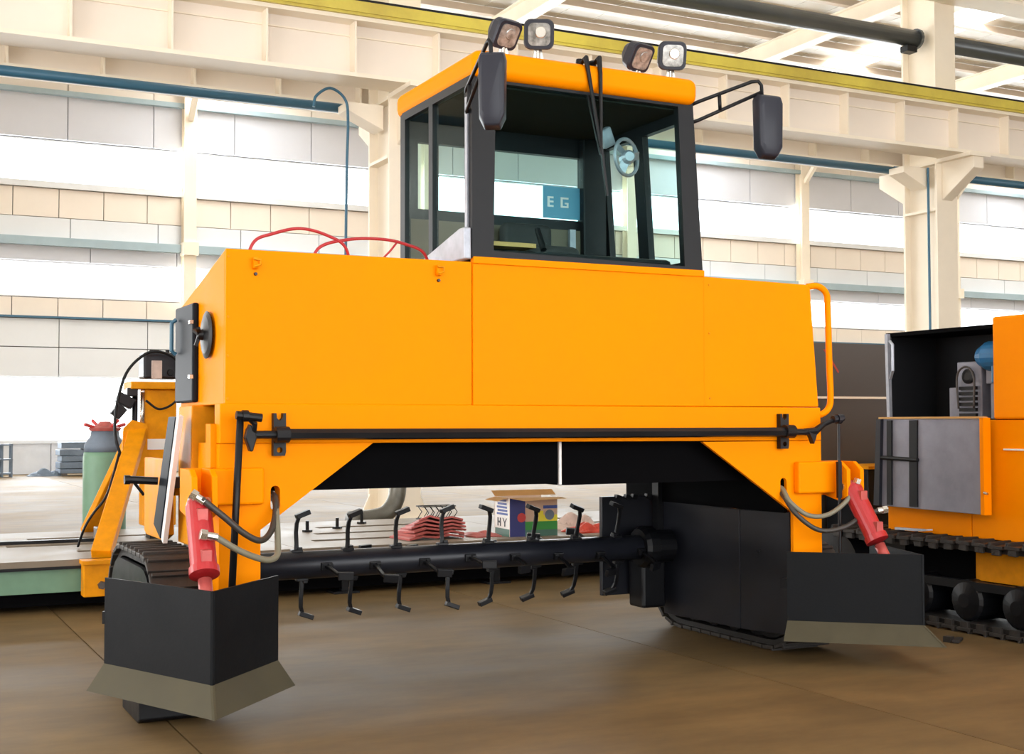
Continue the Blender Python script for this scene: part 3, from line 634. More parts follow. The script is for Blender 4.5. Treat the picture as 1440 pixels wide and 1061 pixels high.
# ---- scraper blades
def blade(corner, outer, inner, zt, zb, zs):
    """V-shaped upright plate with a flared worn cutting edge; returns the plate"""
    c, o_, i_ = Vector(corner), Vector(outer), Vector(inner)
    def nrm(a, b_):
        d = (b_-a).normalized(); n = Vector((d.y, -d.x)); return -n if n.y > 0 else n
    n1, n2 = nrm(c, o_), nrm(c, i_); fl = 0.085
    mit = (n1+n2).normalized(); mit = mit*(fl/max(0.3, mit.dot(n1)))
    cb_ = c + mit; ob_ = o_ + n1*fl + (o_-c).normalized()*0.02; ib_ = i_ + n2*fl + (i_-c).normalized()*0.02
    def face(name, V, n, mt, par, th=0.012):
        b = B(); f = [b.bm.verts.new(v) for v in V]; g = [b.bm.verts.new((v[0]-n.x*th, v[1]-n.y*th, v[2])) for v in V]
        b.bm.faces.new(f); b.bm.faces.new(g[::-1])
        for k in range(4): b.bm.faces.new((f[k], f[(k+1) % 4], g[(k+1) % 4], g[k]))
        return b.build(name, mt, par)
    p1 = face('blade_plate', [(c.x, c.y, zt), (o_.x, o_.y, zt), (o_.x, o_.y, zs), (c.x, c.y, zs)], n1, BLKP, T)
    face('blade_plate', [(c.x, c.y, zt), (i_.x, i_.y, zt), (i_.x, i_.y, zs), (c.x, c.y, zs)], n2, BLKP, T)
    for e, eb, n in ((o_, ob_, n1), (i_, ib_, n2)):
        face('cutting_edge', [(c.x, c.y, zs), (e.x, e.y, zs), (eb.x, eb.y, zb), (cb_.x, cb_.y, zb)], n, EDGE, p1)
    # rear frame that carries the plates
    B().bar((o_.x, o_.y+0.03, zt-0.2), (i_.x, i_.y+0.03, zt-0.2), 0.06, 0.06, (0,0,1)).build('rear_frame', BLK, p1)
    mid = (o_+i_)/2
    B().bar((c.x, c.y+0.12, zt-0.15), (mid.x, mid.y, zt-0.2), 0.05, 0.08, (1,0,0)).build('rear_frame', BLK, p1)
    return p1
blade((-0.215, -0.64), (-0.56, 0.16), (0.235, -0.16), 0.735, 0.185, 0.31)
B().prism([(0.10, 0.02), (0.14, 0.0), (0.55, 0.0), (0.55, 0.14), (0.10, 0.12)], 'x', -0.40, -0.05).build('skid_shoe', BLK, T, bevel=0.008)
blade((4.11, -0.64), (4.42, 0.16), (3.50, -0.10), 0.695, 0.155, 0.27)
# ---- blade lift cylinders with hoses
def cylinder(top, bot, r):
    top, bot = Vector(top), Vector(bot); d = (bot-top).normalized(); L = (bot-top).length
    c = B().lathe(top - d*0.03, d, [(0, 0.03), (0.03, r*0.9), (0.05, r), (L*0.66, r), (L*0.665, r*1.14), (L*0.73, r*1.14), (L*0.735, r*0.7)], 22).build('lift_cylinder', RED, T)
    B().cyl(top + d*L*0.72, bot, r*0.52, n=16).build('rod', REDD, c, smooth=True)
    for s_ in (-1, 1): B().obox(bot + Vector((s_*0.055, 0, 0.0)), (0.02, 0.08, 0.13)).build('clevis', CHR, c, bevel=0.006)
    a = d.orthogonal()
    B().obox(top + d*0.06 + Vector((0, -r, 0.0)), (0.05, 0.05, 0.06)).build('port_block', REDD, c, bevel=0.004)
    B().obox(top + d*L*0.5 + Vector((0, -r, 0)), (0.05, 0.05, 0.07)).build('port_block', REDD, c, bevel=0.004)
    return c
cyL = cylinder((-0.165, -0.13, 1.11), (-0.19, -0.44, 0.62), 0.064)
cyR = cylinder((3.995, -0.13, 1.09), (4.05, -0.42, 0.60), 0.064)
def hose(pts, r, mt, fit0, par, fit1=None):
    h_ = B().tube(spline(pts, 8), r, 10).build('hose', mt, T, smooth=True)
    p = Vector(fit0[0]); q = Vector(fit0[1]); B().cyl(p, q, r*1.25, n=10).lathe(p, (q-p), [(-0.012, r*1.7), (0.02, r*1.7)], 6).build('fitting', CHR, h_)
    return h_
hose([(-0.17, -0.22, 1.135), (-0.07, -0.24, 1.05), (0.03, -0.24, 0.965), (0.12, -0.22, 0.92), (0.19, -0.16, 0.95), (0.24, -0.08, 1.03), (0.262, 0.0, 1.12), (0.262, 0.14, 1.14)], 0.016, HOSE, ((-0.205, -0.2, 1.155), (-0.155, -0.22, 1.12)), cyL)
hose([(-0.14, -0.33, 0.965), (0.0, -0.32, 0.88), (0.13, -0.28, 0.83), (0.20, -0.24, 0.84), (0.225, -0.18, 0.90), (0.245, -0.09, 1.02), (0.262, 0.0, 1.10), (0.262, 0.14, 1.12)], 0.016, HOSE2, ((-0.19, -0.33, 0.97), (-0.12, -0.33, 0.955)), cyL)
hose([(3.556, 0.14, 1.10), (3.545, 0.0, 1.085), (3.55, -0.08, 1.0), (3.64, -0.14, 0.92), (3.78, -0.16, 0.92), (3.92, -0.17, 1.0), (4.0, -0.17, 1.10)], 0.015, HOSE2, ((4.01, -0.175, 1.13), (4.0, -0.17, 1.10)), cyR)
hose([(3.556, 0.14, 1.07), (3.54, 0.0, 1.055), (3.56, -0.12, 0.93), (3.68, -0.19, 0.83), (3.86, -0.21, 0.84), (4.03, -0.22, 0.915), (4.11, -0.26, 0.94)], 0.015, HOSE, ((4.15, -0.27, 0.945), (4.10, -0.255, 0.94)), cyR)
# ---- crawlers
def crawler(x0, x1, y0, y1, h, covered):
    xc = (x0+x1)/2; R_ = h/2-0.03
    bt = B(); path = []
    n = 14
    rr = 0.30; 
    for k in range(n+1): t = -H + math.pi*k/n; path.append((y1-R_+R_*math.cos(t), h/2+R_*math.sin(t)))
    for k in range(n+1): t = H + math.pi*k/n; path.append((y0+R_+R_*math.cos(t), h/2+R_*math.sin(t)))
    b = B(); inner = [((p[0]-(y0+y1)/2)*0.97+(y0+y1)/2, (p[1]-h/2)*0.9+h/2) for p in path]
    vo = [[b.bm.verts.new((x, p[0], p[1])) for p in path] for x in (x0+0.03, x1-0.03)]; vi = [[b.bm.verts.new((x, p[0], p[1])) for p in inner] for x in (x0+0.03, x1-0.03)]
    N = len(path)
    for k in range(N):
        j = (k+1) % N
        b.bm.faces.new((vo[0][k], vo[0][j], vo[1][j], vo[1][k])); b.bm.faces.new((vi[0][k], vi[1][k], vi[1][j], vi[0][j]))
        for s_ in (0, 1): b.bm.faces.new((vo[s_][k], vi[s_][k], vi[s_][j], vo[s_][j]))
    belt = b.build('crawler_belt', RUB, T)
    # shoes along the belt
    pts = [Vector((0, p[0], p[1])) for p in path]; per = sum((pts[(k+1) % N]-pts[k]).length for k in range(N)); ns = int(per/0.115); step = per/ns
    s0 = B().obox((0, 0, 0.012), (x1-x0, step*0.86, 0.024)).obox((0, step*0.25, 0.03), (x1-x0-0.02, 0.022, 0.02)).build('shoe', RUB2, belt, org=(0,0,0), bevel=0.004)
    off = -ROOTS[T.name]
    dist = 0; k = 0; acc = 0; made = 0
    for q in range(ns):
        tgt = q*step
        while True:
            a, c = pts[k % N], pts[(k+1) % N]; L = (c-a).length
            if acc + L >= tgt or k > N: break
            acc += L; k += 1
        u = (tgt-acc)/max(L, 1e-6); p = a + (c-a)*u; d = (c-a).normalized(); ang = math.atan2(d.z, d.y)
        loc = Vector((xc, p.y, p.z)) + off; rot = (ang + math.pi, 0, 0)
        if q == 0: s0.location = loc; s0.rotation_euler = rot
        else: inst(s0, belt, loc, rot)
    for yy in (y0+R_, y1-R_):
        B().lathe((x0+0.02, yy, h/2), (1,0,0), [(0, 0.06), (0.01, R_*0.86), (x1-x0-0.05, R_*0.86), (x1-x0-0.04, 0.06)], 24).build('idler_wheel', BLK, belt)
    for q in range(4):
        yy = y0+R_+0.15+q*(y1-y0-2*R_-0.3)/3
        B().lathe((x0+0.03, yy, 0.17), (1,0,0), [(0, 0.04), (0.01, 0.1), (x1-x0-0.07, 0.1), (x1-x0-0.06, 0.04)], 18).build('road_wheel', BLK, belt)
    return belt
crawler(-0.33, -0.03, 0.10, 1.46, 0.82, False)
B().prism(rrect(0.78, 0.41, 1.22, 0.66, 0.3, 6), 'x', -0.325, -0.30).build('crawler_cover', BLK, T)
crawler(3.70, 4.10, 0.04, 1.75, 0.74, True)
# inner side plates of the crawlers (right one is what the photo shows)
rp = B().prism([(0.05, 0.14), (0.57, 0.115), (0.57, 0.915), (0.05, 0.925)], 'x', 3.645, 3.665).build('crawler_guard', BLKS, T, bevel=0.004)
B().prism([(0.58, 0.115), (1.50, 0.10), (1.50, 0.935), (0.58, 0.915)], 'x', 3.645, 3.665).build('crawler_guard', BLKS, T, bevel=0.004)
B().box(3.60, 3.66, 1.50, 1.58, 0.2, 1.13).build('rotor_post', BLK, T)
B().box(3.635, 3.66, 0.09, 2.0, 0.92, 1.14).build('upper_guard', DEEP, T)
B().prism([(0.05, 0.14), (1.50, 0.10), (1.50, 0.935), (0.05, 0.925)], 'x', 0.13, 0.15).build('crawler_guard', BLKS, T, bevel=0.004)
# ---- rotor
RY, RZ = 1.4, 0.605
dr = B().lathe((0.16, RY, RZ), (1,0,0), [(0, 0.05), (0.02, 0.088), (3.38, 0.088), (3.40, 0.05)], 24).build('rotor_drum', BLKS, T, smooth=False)
for p in dr.data.polygons: p.use_smooth = True
B().lathe((3.36, RY, RZ), (1,0,0), [(0, 0.13), (0.03, 0.15), (0.10, 0.15), (0.12, 0.12), (0.26, 0.12)], 20).build('bearing_housing', BLK, dr)
B().lathe((0.10, RY, RZ), (1,0,0), [(0, 0.12), (0.10, 0.15), (0.16, 0.15), (0.18, 0.10)], 20).build('bearing_housing', BLK, dr)
def paddle_mesh():
    b = B(); w_ = 0.026
    path = [((0, 0.0), 0.075), ((0, 0.0), 0.14), ((-0.004, -0.004), 0.21), ((-0.002, -0.012), 0.265), ((0.01, -0.02), 0.305)]
    prev = None; rings = []
    for i, ((x, y), z) in enumerate(path):
        w1 = w_*(1.0 if i else 1.2); rings.append([b.bm.verts.new((x+sx*w1/2, y+sy*0.009, z)) for sx, sy in ((-1,-1),(1,-1),(1,1),(-1,1))])
    for q, t in zip(rings, rings[1:]):
        for k in range(4): b.bm.faces.new((q[k], q[(k+1) % 4], t[(k+1) % 4], t[k]))
    b.bm.faces.new(rings[0][::-1]); b.bm.faces.new(rings[-1])
    R = Matrix.Rotation(math.radians(-20), 3, 'Y')
    b.obox((0.035, -0.022, 0.322), (0.095, 0.05, 0.03), R)
    b.obox((0, 0, 0.085), (0.075, 0.05, 0.03)); b.obox((0.02, 0.0, 0.105), (0.03, 0.04, 0.02))
    return b
pd0 = None; off = -ROOTS[T.name]
for row, (ang, x0) in enumerate(((0.0, 0.815), (H*1.05, 0.98), (math.pi, 0.85), (-H, 1.02))):
    for k in range(8):
        x = x0 + k*0.336
        if x > 3.35: continue
        sc_ = (1, 1, 1) if k < 3.5 else (-1, 1, 1)
        loc = Vector((x, RY, RZ)) + off; rot = (ang + 0.10*math.sin(k*1.3) + (0.16 if k > 3 else 0.0), 0, random.uniform(-0.06, 0.06))
        if pd0 is None:
            pd0 = paddle_mesh().build('paddle', BLK, dr, org=(0,0,0), bevel=0.004); pd0.location = loc; pd0.rotation_euler = rot
        else: inst(pd0, dr, loc, rot, sc_)
gp = B().box(3.19, 3.64, 1.62, 1.66, 0.24, 0.96).build('rotor_guard', BLKS, T, bevel=0.004)
for x in (3.32, 3.4, 3.46, 3.58): B().obox((x, 1.61, 0.955), (0.04, 0.04, 0.03), (0, 0.3, 0)).build('clip', BLK, gp)
B().obox((3.50, 1.5, 0.33), (0.2, 0.2, 0.34)).build('gearbox', BLK, T, bevel=0.02)
# ---- rear legs and side equipment on the window side
B().box(-0.06, 0.12, 0.48, 0.80, 0.84, 1.60).build('rear_leg', YEL2, T, bevel=0.008)
B().box(3.70, 3.86, 0.9, 1.3, 0.8, 1.62).build('rear_leg', YEL2, T, bevel=0.008)
B().prism([(0.84, 1.30), (1.45, 1.30), (1.45, 0.86), (1.38, 0.84), (0.95, 0.84), (0.80, 0.88)], 'x', -0.12, -0.08).build('fender_plate', YEL2, T, bevel=0.006)
B().box(-0.085, -0.05, 0.76, 1.30, 1.10, 1.18).build('fender_bracket', YEL2, T)
B().box(-0.12, -0.05, 0.60, 0.72, 1.15, 1.21).build('shield_bracket', BLK, T)
sk = B().prism([(0.42, 1.54), (0.60, 1.54), (0.98, 0.93), (0.80, 0.86)], 'x', -0.16, -0.125).build('side_shield', NAVY, T, bevel=0.006)
B().prism([(0.36, 1.54), (0.42, 1.55), (0.79, 0.86), (0.74, 0.84)], 'x', -0.155, -0.13).build('shield_edge', WHT, sk)
B().cyl((-0.16, 0.86, 1.18), (-0.31, 0.88, 1.19), 0.022, n=10).lathe((-0.31, 0.88, 1.19), (-1,0,0), [(0, 0.026), (0.03, 0.026)], 10).build('shield_handle', BLK, sk)
# ---- cab
cabf = B()
ZB, ZT = 2.43, 3.47
def post(p, q, wx, wy): cabf.bar(p, q, wx, wy, (1, 0, 0))
# front frame with the windscreen opening
cabf.prism([(1.39, ZB), (2.955, ZB), (2.955, ZT), (1.39, ZT)], 'y', 0.0, 0.05, [[(1.525, 2.475), (2.825, 2.455), (2.845, 3.435), (1.54, 3.435)]])
# rear frame
cabf.prism([(1.40, ZB), (2.94, ZB), (2.94, ZT), (1.40, ZT)], 'y', 1.05, 1.10, [[(1.50, 2.87), (2.70, 2.87), (2.70, 3.30), (1.50, 3.30)]])
# side frames with two openings each
for x0, x1, zt_, m0, m1 in ((1.39, 1.43, 3.42, 0.56, 0.62), (2.91, 2.955, 3.36, 0.52, 0.64)):
    cabf.prism([(0.05, ZB), (1.05, ZB), (1.05, ZT), (0.05, ZT)], 'x', x0, x1, [[(0.10, 2.50), (m0, 2.50), (m0, zt_), (0.10, zt_)], [(m1, 2.50), (1.0, 2.50), (1.0, zt_), (m1, zt_)]])
cabf.box(1.43, 2.91, 0.05, 1.05, ZT-0.03, ZT)
cabf.box(1.43, 2.91, 0.05, 1.05, ZB-0.02, ZB+0.02)
for v in cabf.bm.verts:
    if v.co.x > 2.74: v.co.x -= 0.065*(v.co.z-ZB)/(ZT-ZB)
cab = cabf.build('cab_frame', FRAME, T)
B().box(1.44, 2.84, 0.06, 1.04, 3.425, 3.437).build('cab_lining', LINING, cab)
B().box(1.44, 2.86, 1.03, 1.048, 2.46, 2.80).build('lower_panel', LOWER, cab)
for x in (2.60, 2.80): B().box(x-0.022, x+0.022, 0.99, 1.02, 2.46, 2.80).build('seat_rail', ALU, cab)
B().box(2.68, 2.86, 0.98, 1.045, 2.46, 3.42).build('corner_pillar', FRAME, cab, bevel=0.01)
sg = B().box(2.40, 2.695, 1.035, 1.045, 2.875, 3.09).build('placard', SIGN, cab)
for x0, x1, z0, z1 in ((2.43, 2.445, 2.95, 3.02), (2.445, 2.475, 2.95, 2.962), (2.445, 2.475, 2.98, 2.992), (2.445, 2.475, 3.008, 3.02), (2.53, 2.545, 2.95, 3.02), (2.545, 2.59, 2.95, 2.962), (2.545, 2.59, 3.008, 3.02), (2.578, 2.59, 2.962, 2.985), (2.562, 2.578, 2.975, 2.985)):
    B().box(x0, x1, 1.030, 1.035, z0, z1).build('letter_stroke', WHT, sg)
# roof with rounded edges, thin brim above the screen
B().box(1.385, 2.905, -0.05, 1.16, ZT-0.02, 3.61).build('cab_roof', YEL, cab, bevel=0.055, seg=4)
B().prism([(1.515, 2.46), (2.825, 2.445), (2.79, 3.445), (1.53, 3.445)], 'y', 0.012, 0.018).build('windscreen', CABG, cab)
for x, dx, m0, m1 in ((1.405, 0.0, 0.56, 0.62), (2.92, -0.06, 0.52, 0.64)):
    for ya, yb in ((0.09, m0+0.01), (m1-0.01, 1.01)):
        b = B(); vs_ = [b.bm.verts.new(p) for p in ((x, ya, 2.49), (x, yb, 2.49), (x+dx, yb, 3.43), (x+dx, ya, 3.43))]; f = b.bm.faces.new(vs_)
        bmesh.ops.solidify(b.bm, geom=[f], thickness=0.005); b.build('side_window', CABG, cab)
B().box(1.49, 2.71, 1.07, 1.076, 2.86, 3.31).build('rear_window', CABG, cab)
B().bar((1.386, 0.06, ZB), (1.386, 0.06, 3.35), 0.012, 0.03).build('pillar_trim', ALU, cab)
B().prism([(-0.005, 2.42), (0.66, 2.42), (0.66, 2.47), (0.07, 2.60), (0.0, 2.60)], 'x', 1.34, 1.385).build('cab_gusset', ALU, cab, bevel=0.008)
for path, bl_ in (([(2.10, 0.02, 3.61), (2.10, -0.055, 3.635), (2.112, -0.065, 3.55), (2.20, -0.05, 3.13)], ((2.125, -0.035, 3.42), (2.215, -0.03, 3.08))), ([(2.19, 0.02, 3.62), (2.19, -0.055, 3.645), (2.193, -0.065, 3.55), (2.205, -0.05, 3.12)], ((2.20, -0.035, 3.22), (2.255, -0.03, 2.84)))):
    wp = B().tube(path, [0.014, 0.018, 0.013, 0.009], 8).build('wiper', BLK, cab)
    B().bar(bl_[0], bl_[1], 0.014, 0.016).build('wiper_blade', BLK, wp)
    B().lathe((path[0][0], 0.02, 3.60), (0,0,1), [(-0.01, 0.026), (0.045, 0.02)], 10).build('wiper_pivot', BLK, wp)
B().cyl((2.10, 0.0, 3.625), (2.19, 0.0, 3.63), 0.010, n=8).build('wiper_link', BLK, cab)
# inside the cab
B().box(1.55, 2.80, 0.10, 0.34, 2.45, 2.505).build('dashboard', FRAME, cab, bevel=0.03)
B().box(1.58, 1.86, 0.12, 0.30, 2.525, 2.55).build('clipboard', CARD, cab)
st_ = B().box(1.98, 2.42, 0.55, 0.98, 2.46, 2.62).build('seat', SEATM, cab, bevel=0.05, seg=3)
B().box(2.02, 2.38, 0.86, 0.96, 2.60, 2.80).build('backrest', SEATM, st_, bevel=0.04, seg=3)
B().lathe((2.06, 0.40, 2.56), (0,0.5,0.86), [(0, 0.02), (0.16, 0.018)], 10).build('steering_column', BLK, cab)
fn = B().tube([(2.62+0.115*math.cos(k*math.pi/12), 0.34+0.05*math.cos(k*math.pi/12), 3.17+0.115*math.sin(k*math.pi/12)) for k in range(24)], 0.012, 8, closed=True)
fn = fn.build('cab_fan', ALU, cab, smooth=True)
B().lathe((2.62, 0.30, 3.17), (0.3, 1, 0), [(0, 0.03), (0.02, 0.045), (0.10, 0.045), (0.12, 0.02)], 14).build('fan_motor', ALU, fn)
for a in (0.2, 2.3, 4.4): B().bar((2.62, 0.33, 3.17), (2.62+0.10*math.cos(a), 0.35, 3.17+0.10*math.sin(a)), 0.05, 0.006, (math.sin(a), 0.4, -math.cos(a))).build('fan_blade', ALU, fn)
B().obox((2.52, 0.42, 3.30), (0.09, 0.05, 0.12), (0.2, -0.5, 0)).build('fan_bracket', ALU, fn, bevel=0.01)
# ---- work lights
def work_light(c, yw, tilt, label=None):
    c = Vector(c); R = Matrix.Rotation(math.radians(yw), 3, 'Z') @ Matrix.Rotation(math.radians(tilt), 3, 'X')
    b = B(); secs = ((-0.05, 0.165, 0.165, 0.035), (-0.035, 0.178, 0.175, 0.04), (0.02, 0.165, 0.16, 0.04), (0.075, 0.11, 0.10, 0.035))
    rings = []
    for y, w_, h_, r_ in secs: rings.append([b.bm.verts.new(c + R @ Vector((p[0], y, p[1]))) for p in rrect(0, 0, w_, h_, r_, 4)])
    for q, t in zip(rings, rings[1:]):
        n = len(q)
        for k in range(n): b.bm.faces.new((q[k], q[(k+1) % n], t[(k+1) % n], t[k]))
    b.bm.faces.new(rings[0][::-1]); b.bm.faces.new(rings[-1])
    hs = b.build('work_light', PLAST, T)
    def sec(y0, y1, w_, h_, r_, w2=None):
        b = B(); A = [b.bm.verts.new(c + R @ Vector((p[0], y0, p[1]))) for p in rrect(0, 0, w_, h_, r_, 4)]; D = [b.bm.verts.new(c + R @ Vector((p[0], y1, p[1]))) for p in rrect(0, 0, w2 or w_, (w2 or h_), r_, 4)]
        n = len(A)
        for k in range(n): b.bm.faces.new((A[k], A[(k+1) % n], D[(k+1) % n], D[k]))
        b.bm.faces.new(A[::-1]); b.bm.faces.new(D); return b
    sec(-0.055, -0.049, 0.13, 0.13, 0.03).build('lens', LENS, hs)
    b = B(); o2 = c + R @ Vector((0.008, -0.056, 0.012)); b.lathe(o2, R @ Vector((0, -1, 0)), [(0, 0.034), (0.004, 0.030)], 16).build('bulb', CHR if yw < 0 else LENS, hs)
    base = Vector((c.x, c.y+0.01, 3.605)); B().box(c.x-0.035, c.x+0.035, c.y-0.02, c.y+0.05, 3.60, 3.612).cyl((c.x, c.y+0.01, 3.61), (c.x, c.y+0.01, c.z-0.075), 0.014, n=10).bar((c.x-0.03, c.y+0.01, 3.615), (c.x-0.012, c.y+0.01, c.z-0.08), 0.02, 0.012).bar((c.x+0.03, c.y+0.01, 3.615), (c.x+0.012, c.y+0.01, c.z-0.08), 0.02, 0.012).build('light_bracket', CHR, hs)
work_light((1.64, 0.1, 3.765), 14, 34)
work_light((1.87, 0.1, 3.785), -24, 16)
work_light((2.55, 0.1, 3.745), 14, 32)
work_light((2.80, 0.1, 3.775), -20, 14)
# ---- wing mirrors
def mirror(c, yw, h_, w_, arms):
    c = Vector(c); R = Matrix.Rotation(math.radians(yw), 3, 'Z')
    b = B(); rings = []
    prof = [(w_*0.30, 0.0), (w_*0.46, 0.03), (w_*0.5, h_*0.35), (w_*0.5, h_*0.92), (w_*0.46, h_)]
    def ring(y, s_):
        pts = [(-w_*0.28*s_, -h_/2*s_), (w_*0.28*s_, -h_/2*s_), (w_*0.47*s_, -h_*0.36*s_), (w_*0.5*s_, h_*0.40*s_), (w_*0.42*s_, h_*0.5*s_), (-w_*0.42*s_, h_*0.5*s_), (-w_*0.5*s_, h_*0.40*s_), (-w_*0.47*s_, -h_*0.36*s_)]
        return [b.bm.verts.new(c + R @ Vector((x, y, z))) for x, z in pts]
    for y, s_ in ((-0.055, 0.72), (-0.04, 0.93), (0.0, 1.0), (0.03, 1.0)): rings.append(ring(y, s_))
    for q, t in zip(rings, rings[1:]):
        for k in range(8): b.bm.faces.new((q[k], q[(k+1) % 8], t[(k+1) % 8], t[k]))
    b.bm.faces.new(rings[0][::-1]); b.bm.faces.new(rings[-1])
    hd = b.build('wing_mirror', PLAST, T, bevel=0.02, seg=3)
    b = B(); b.obox(c + R @ Vector((0, 0.032, 0.01)), (w_*0.82, 0.004, h_*0.82), R); b.build('mirror_glass', CHR, hd)
    for path in arms: B().tube(path, 0.0115, 8).build('mirror_arm', BLK, hd, smooth=True)
    return hd
mirror((1.285, -0.48, 3.25), -32, 0.41, 0.15, [
    [(1.40, 0.10, 3.385), (1.385, 0.06, 3.40), (1.275, -0.44, 3.515), (1.27, -0.47, 3.52), (1.272, -0.485, 3.50), (1.278, -0.485, 3.40)],
    [(1.40, 0.08, 3.255), (1.375, 0.04, 3.265), (1.275, -0.45, 3.455)],
    [(1.375, 0.0, 3.412), (1.367, 0.0, 3.285)]])
mirror((3.345, -0.15, 3.335), -4, 0.40, 0.19, [
    [(2.88, 0.03, 3.455), (2.93, 0.0, 3.48), (3.24, -0.13, 3.61), (3.28, -0.145, 3.615), (3.30, -0.15, 3.59), (3.305, -0.15, 3.50)],
    [(2.88, 0.03, 3.345), (2.93, 0.0, 3.365), (3.295, -0.15, 3.545)],
    [(3.05, -0.055, 3.53), (3.055, -0.055, 3.425)]])

# ================================================================== SECOND MACHINE (right)
S = root('tracked_machine', (6.2, 0.3, 0), 'yellow tracked machine with open engine bay and hanging grey door', 'machine')
# hull: lower side, upper side block nearer the viewer
B().box(5.56, 5.60, -2.2, 0.36, 0.66, 1.515).build('side_panel', YEL, S, bevel=0.006)
B().box(5.56, 5.60, 0.37, 1.22, 0.66, 1.515).build('side_panel', YEL, S, bevel=0.006)
B().box(5.54, 7.4, -2.2, 0.13, 1.52, 2.25).build('upper_hood', YEL, S, bevel=0.015)
B().box(5.545, 5.56, -2.2, 0.05, 1.30, 1.312).build('seam_strip', WHT, S)
B().box(5.60, 7.4, -2.2, 1.22, 0.66, 1.50).build('hull', YEL2, S)
B().box(6.05, 6.10, 0.13, 1.22, 1.52, 2.19).build('bay_back', FRAME, S)
B().box(5.58, 6.1, 1.18, 1.22, 1.52, 2.19).build('bay_end', FRAME, S)
B().box(5.56, 6.1, 0.13, 1.22, 2.17, 2.20).build('bay_top', DEEP, S)
B().box(5.57, 6.05, 0.13, 1.18, 1.50, 1.52).build('bay_floor', DEEP, S)
B().bar((5.53, 1.155, 1.52), (5.53, 1.17, 2.19), 0.03, 0.03).build('bay_post', ALU, S)
B().tube([(5.50, 1.11, 2.13), (5.47, 1.05, 2.10), (5.47, 1.05, 1.90), (5.50, 1.11, 1.84)], 0.012, 8).build('bay_handle', ALU, S)
eng = B().box(5.72, 5.95, 0.40, 0.64, 1.52, 1.95).build('engine_core', GREYP, S, bevel=0.008)
B().box(5.74, 5.95, 0.64, 0.74, 1.52, 1.76).build('engine_block', GREYP, eng, bevel=0.006); B().box(5.70, 5.95, 0.17, 0.30, 1.52, 1.78).build('engine_block', GREYP, eng, bevel=0.006); B().box(5.72, 5.95, 0.20, 0.36, 1.78, 1.97).build('engine_block', GREYP, eng, bevel=0.006)
for k in range(6): B().box(5.695, 5.72, 0.44, 0.60, 1.54+k*0.04, 1.565+k*0.04).build('cooling_fin', BLK, eng)
B().lathe((5.72, 0.52, 1.84), (-1,0,0), [(0, 0.055), (0.02, 0.055), (0.025, 0.03)], 18).build('pulley', BLK, eng)
B().tube(spline([(5.69, 0.45, 1.60), (5.68, 0.44, 1.84), (5.68, 0.52, 1.91), (5.68, 0.60, 1.84), (5.69, 0.60, 1.60)]), 0.008, 8).build('belt', CABI, eng, smooth=True)
bb = B().lathe((5.70, 0.14, 1.98), (0, 1, 0), [(0, 0.11), (0.16, 0.11), (0.24, 0.07), (0.28, 0.03)], 20).build('blue_filter', BLUEM, S, smooth=False)
B().box(5.62, 5.78, 0.14, 0.22, 1.78, 1.98).build('filter_bracket', BLUEM, bb, bevel=0.01)
# hanging door, inner face outwards
dr2 = B().prism([(0.17, 0.84), (1.24, 0.85), (1.20, 1.525), (0.145, 1.53)], 'x', 5.47, 5.49).build('hanging_door', GREYP, S, bevel=0.004)
B().box(5.44, 5.51, 0.13, 0.165, 0.84, 1.53).build('door_edge', YEL, dr2)
for y0, y1 in ((0.80, 0.88), (1.07, 1.12)): B().prism([(y0, 0.86), (y1, 0.86), (y1-0.01, 1.515), (y0-0.01, 1.515)], 'x', 5.455, 5.47).build('door_rib', BLK, dr2)
B().prism([(1.19, 0.85), (1.25, 0.85), (1.21, 1.525), (1.16, 1.525)], 'x', 5.44, 5.47).build('door_edge', BLKS, dr2)
B().cyl((5.45, 0.78, 1.215), (5.45, 1.16, 1.225), 0.016, n=10).build('latch_bar', BLK, dr2)
B().tube([(5.46, 0.14, 1.0), (5.42, 0.11, 1.0), (5.42, 0.08, 0.995)], 0.01, 8).build('door_pin', CHR, dr2)
B().box(5.455, 5.50, 0.145, 1.2, 1.525, 1.54).build('door_hinge', CARD, dr2)
# track of the second machine
for yy in (-1.3, -0.75, -0.15, 0.32, 0.8, 1.2):
    B().lathe((5.42, yy, 0.22), (1,0,0), [(0, 0.05), (0.02, 0.13), (0.04, 0.15), (0.30, 0.15), (0.32, 0.05)], 20).build('road_wheel', BLK, S)
B().box(5.40, 5.80, -2.2, 1.75, 0.02, 0.07).build('track_run', RUB, S); B().box(5.40, 5.80, -2.2, 1.75, 0.585, 0.62).build('track_run', RUB, S)
B().box(5.44, 5.5, -2.2, 1.6, 0.30, 0.36).build('track_frame', BLK, S); B().box(5.62, 5.8, -2.2, 1.1, 0.1, 0.58).build('track_frame', DEEP, S)
B().box(5.55, 5.6, -0.6, 0.32, 0.36, 0.58).build('track_cover', YEL2, S)
sh2 = None; offS = -ROOTS[S.name]
for q in range(26):
    y = -2.1 + q*0.148
    if sh2 is None:
        sh2 = B().obox((0, 0, 0.0), (0.44, 0.125, 0.025)).obox((0, 0.045, 0.02), (0.44, 0.02, 0.03)).obox((-0.2, 0, -0.03), (0.03, 0.07, 0.05)).build('shoe', RUB2, S, org=(0,0,0), bevel=0.004); sh2.location = Vector((5.58, y, 0.635)) + offS
    else: inst(sh2, S, Vector((5.58, y, 0.635)) + offS, (random.uniform(-0.05, 0.05), random.uniform(-0.03, 0.03), 0))
    inst(sh2, S, Vector((5.58, y, 0.0265)) + offS, (math.pi, 0, 0)) if q < 25 else None
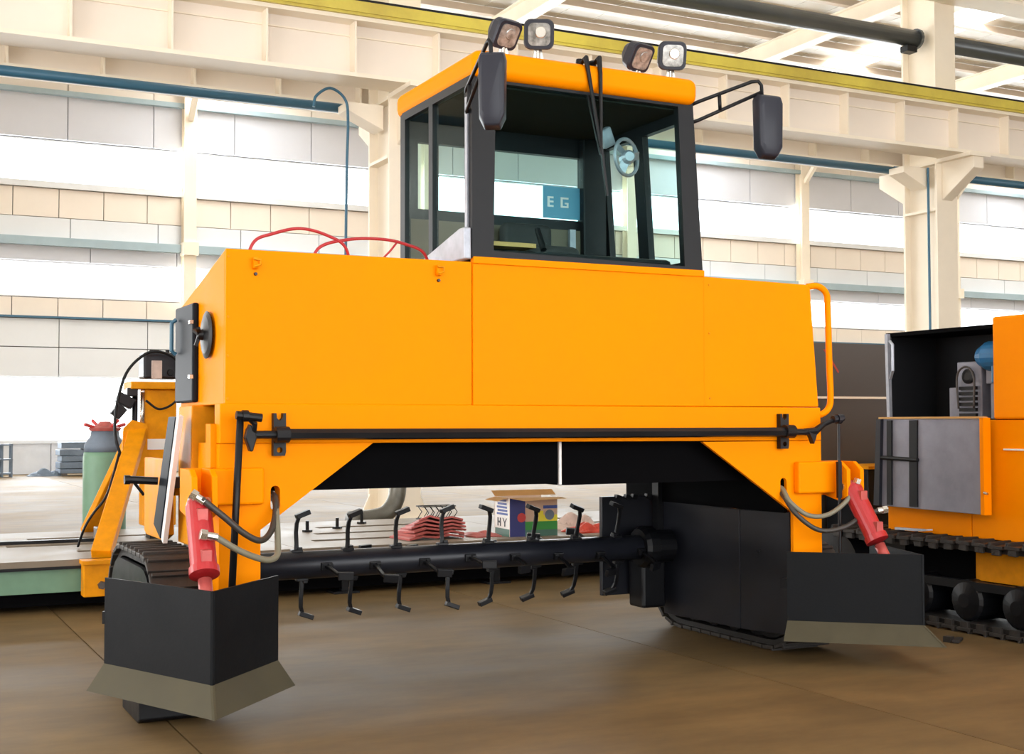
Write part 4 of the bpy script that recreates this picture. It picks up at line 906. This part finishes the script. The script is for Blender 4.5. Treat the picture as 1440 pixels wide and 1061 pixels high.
B().lathe((5.42, 1.72, 0.33), (1,0,0), [(0, 0.08), (0.02, 0.29), (0.34, 0.29), (0.36, 0.08)], 24).build('idler_wheel', BLK, S)
tag(B().bar((5.47, 0.75, 0.69), (5.55, 1.12, 0.675), 0.03, 0.018).bar((5.44, 0.66, 0.70), (5.47, 0.75, 0.69), 0.05, 0.012).build('offcut_strip', ALU, None, org=(5.5, 0.9, 0.66)), 'pale metal strip lying on top of the track below the hanging door', 'metal strip')

# dark cabinet between the machines
K = root('steel_enclosure', (6.5, 2.9, 0), 'dark brown-grey sheet metal enclosure between the two yellow machines', 'enclosure')
B().box(5.55, 7.4, 2.6, 2.64, 1.735, 2.22).build('upper_sheet', CABI, K, bevel=0.004)
B().box(5.55, 7.4, 2.6, 2.64, 0.06, 1.715).build('lower_sheet', CABI, K, bevel=0.004)
B().box(5.55, 7.4, 2.585, 2.60, 1.715, 1.735).build('joint_strip', TAN, K)
B().box(5.55, 7.4, 2.64, 3.6, 0.0, 2.20).build('core', DEEP, K)
B().prism([(6.10, 2.16), (6.13, 2.16), (6.28, 1.96), (6.27, 1.945)], 'y', 2.597, 2.6).build('red_sliver', STREAK, K)  # thin slanted red streak on the front of the upper sheet
cr2 = root('dark_bin', (6.5, 2.2, 0), 'dark steel bin with yellow rim in front of the sheet metal enclosure', 'bin')
B().prism([(6.05, 0), (6.95, 0), (6.85, 1.1), (6.02, 1.1)], 'y', 1.95, 2.5).build('bin_body', BLK, cr2, bevel=0.01)
B().box(6.0, 6.88, 1.92, 2.52, 1.1, 1.125).build('bin_rim', YEL2, cr2)

# small things on the floor
def shard(name, c, label, cat, s_):
    b = B().obox((c[0], c[1], c[2]+0.012*s_), (0.16*s_, 0.05*s_, 0.02*s_), (0, 0, 0.6)).obox((c[0]-0.06*s_, c[1]+0.02*s_, c[2]+0.02*s_), (0.05*s_, 0.06*s_, 0.04*s_), (0, 0, 0.2))
    return tag(b.build(name, RUB2, None, org=c, bevel=0.004), label, cat)
shard('metal_scrap', (5.05, 0.02, 0.0), 'small metal scrap on the floor past the tip of the scraper blade', 'scrap', 1.0)
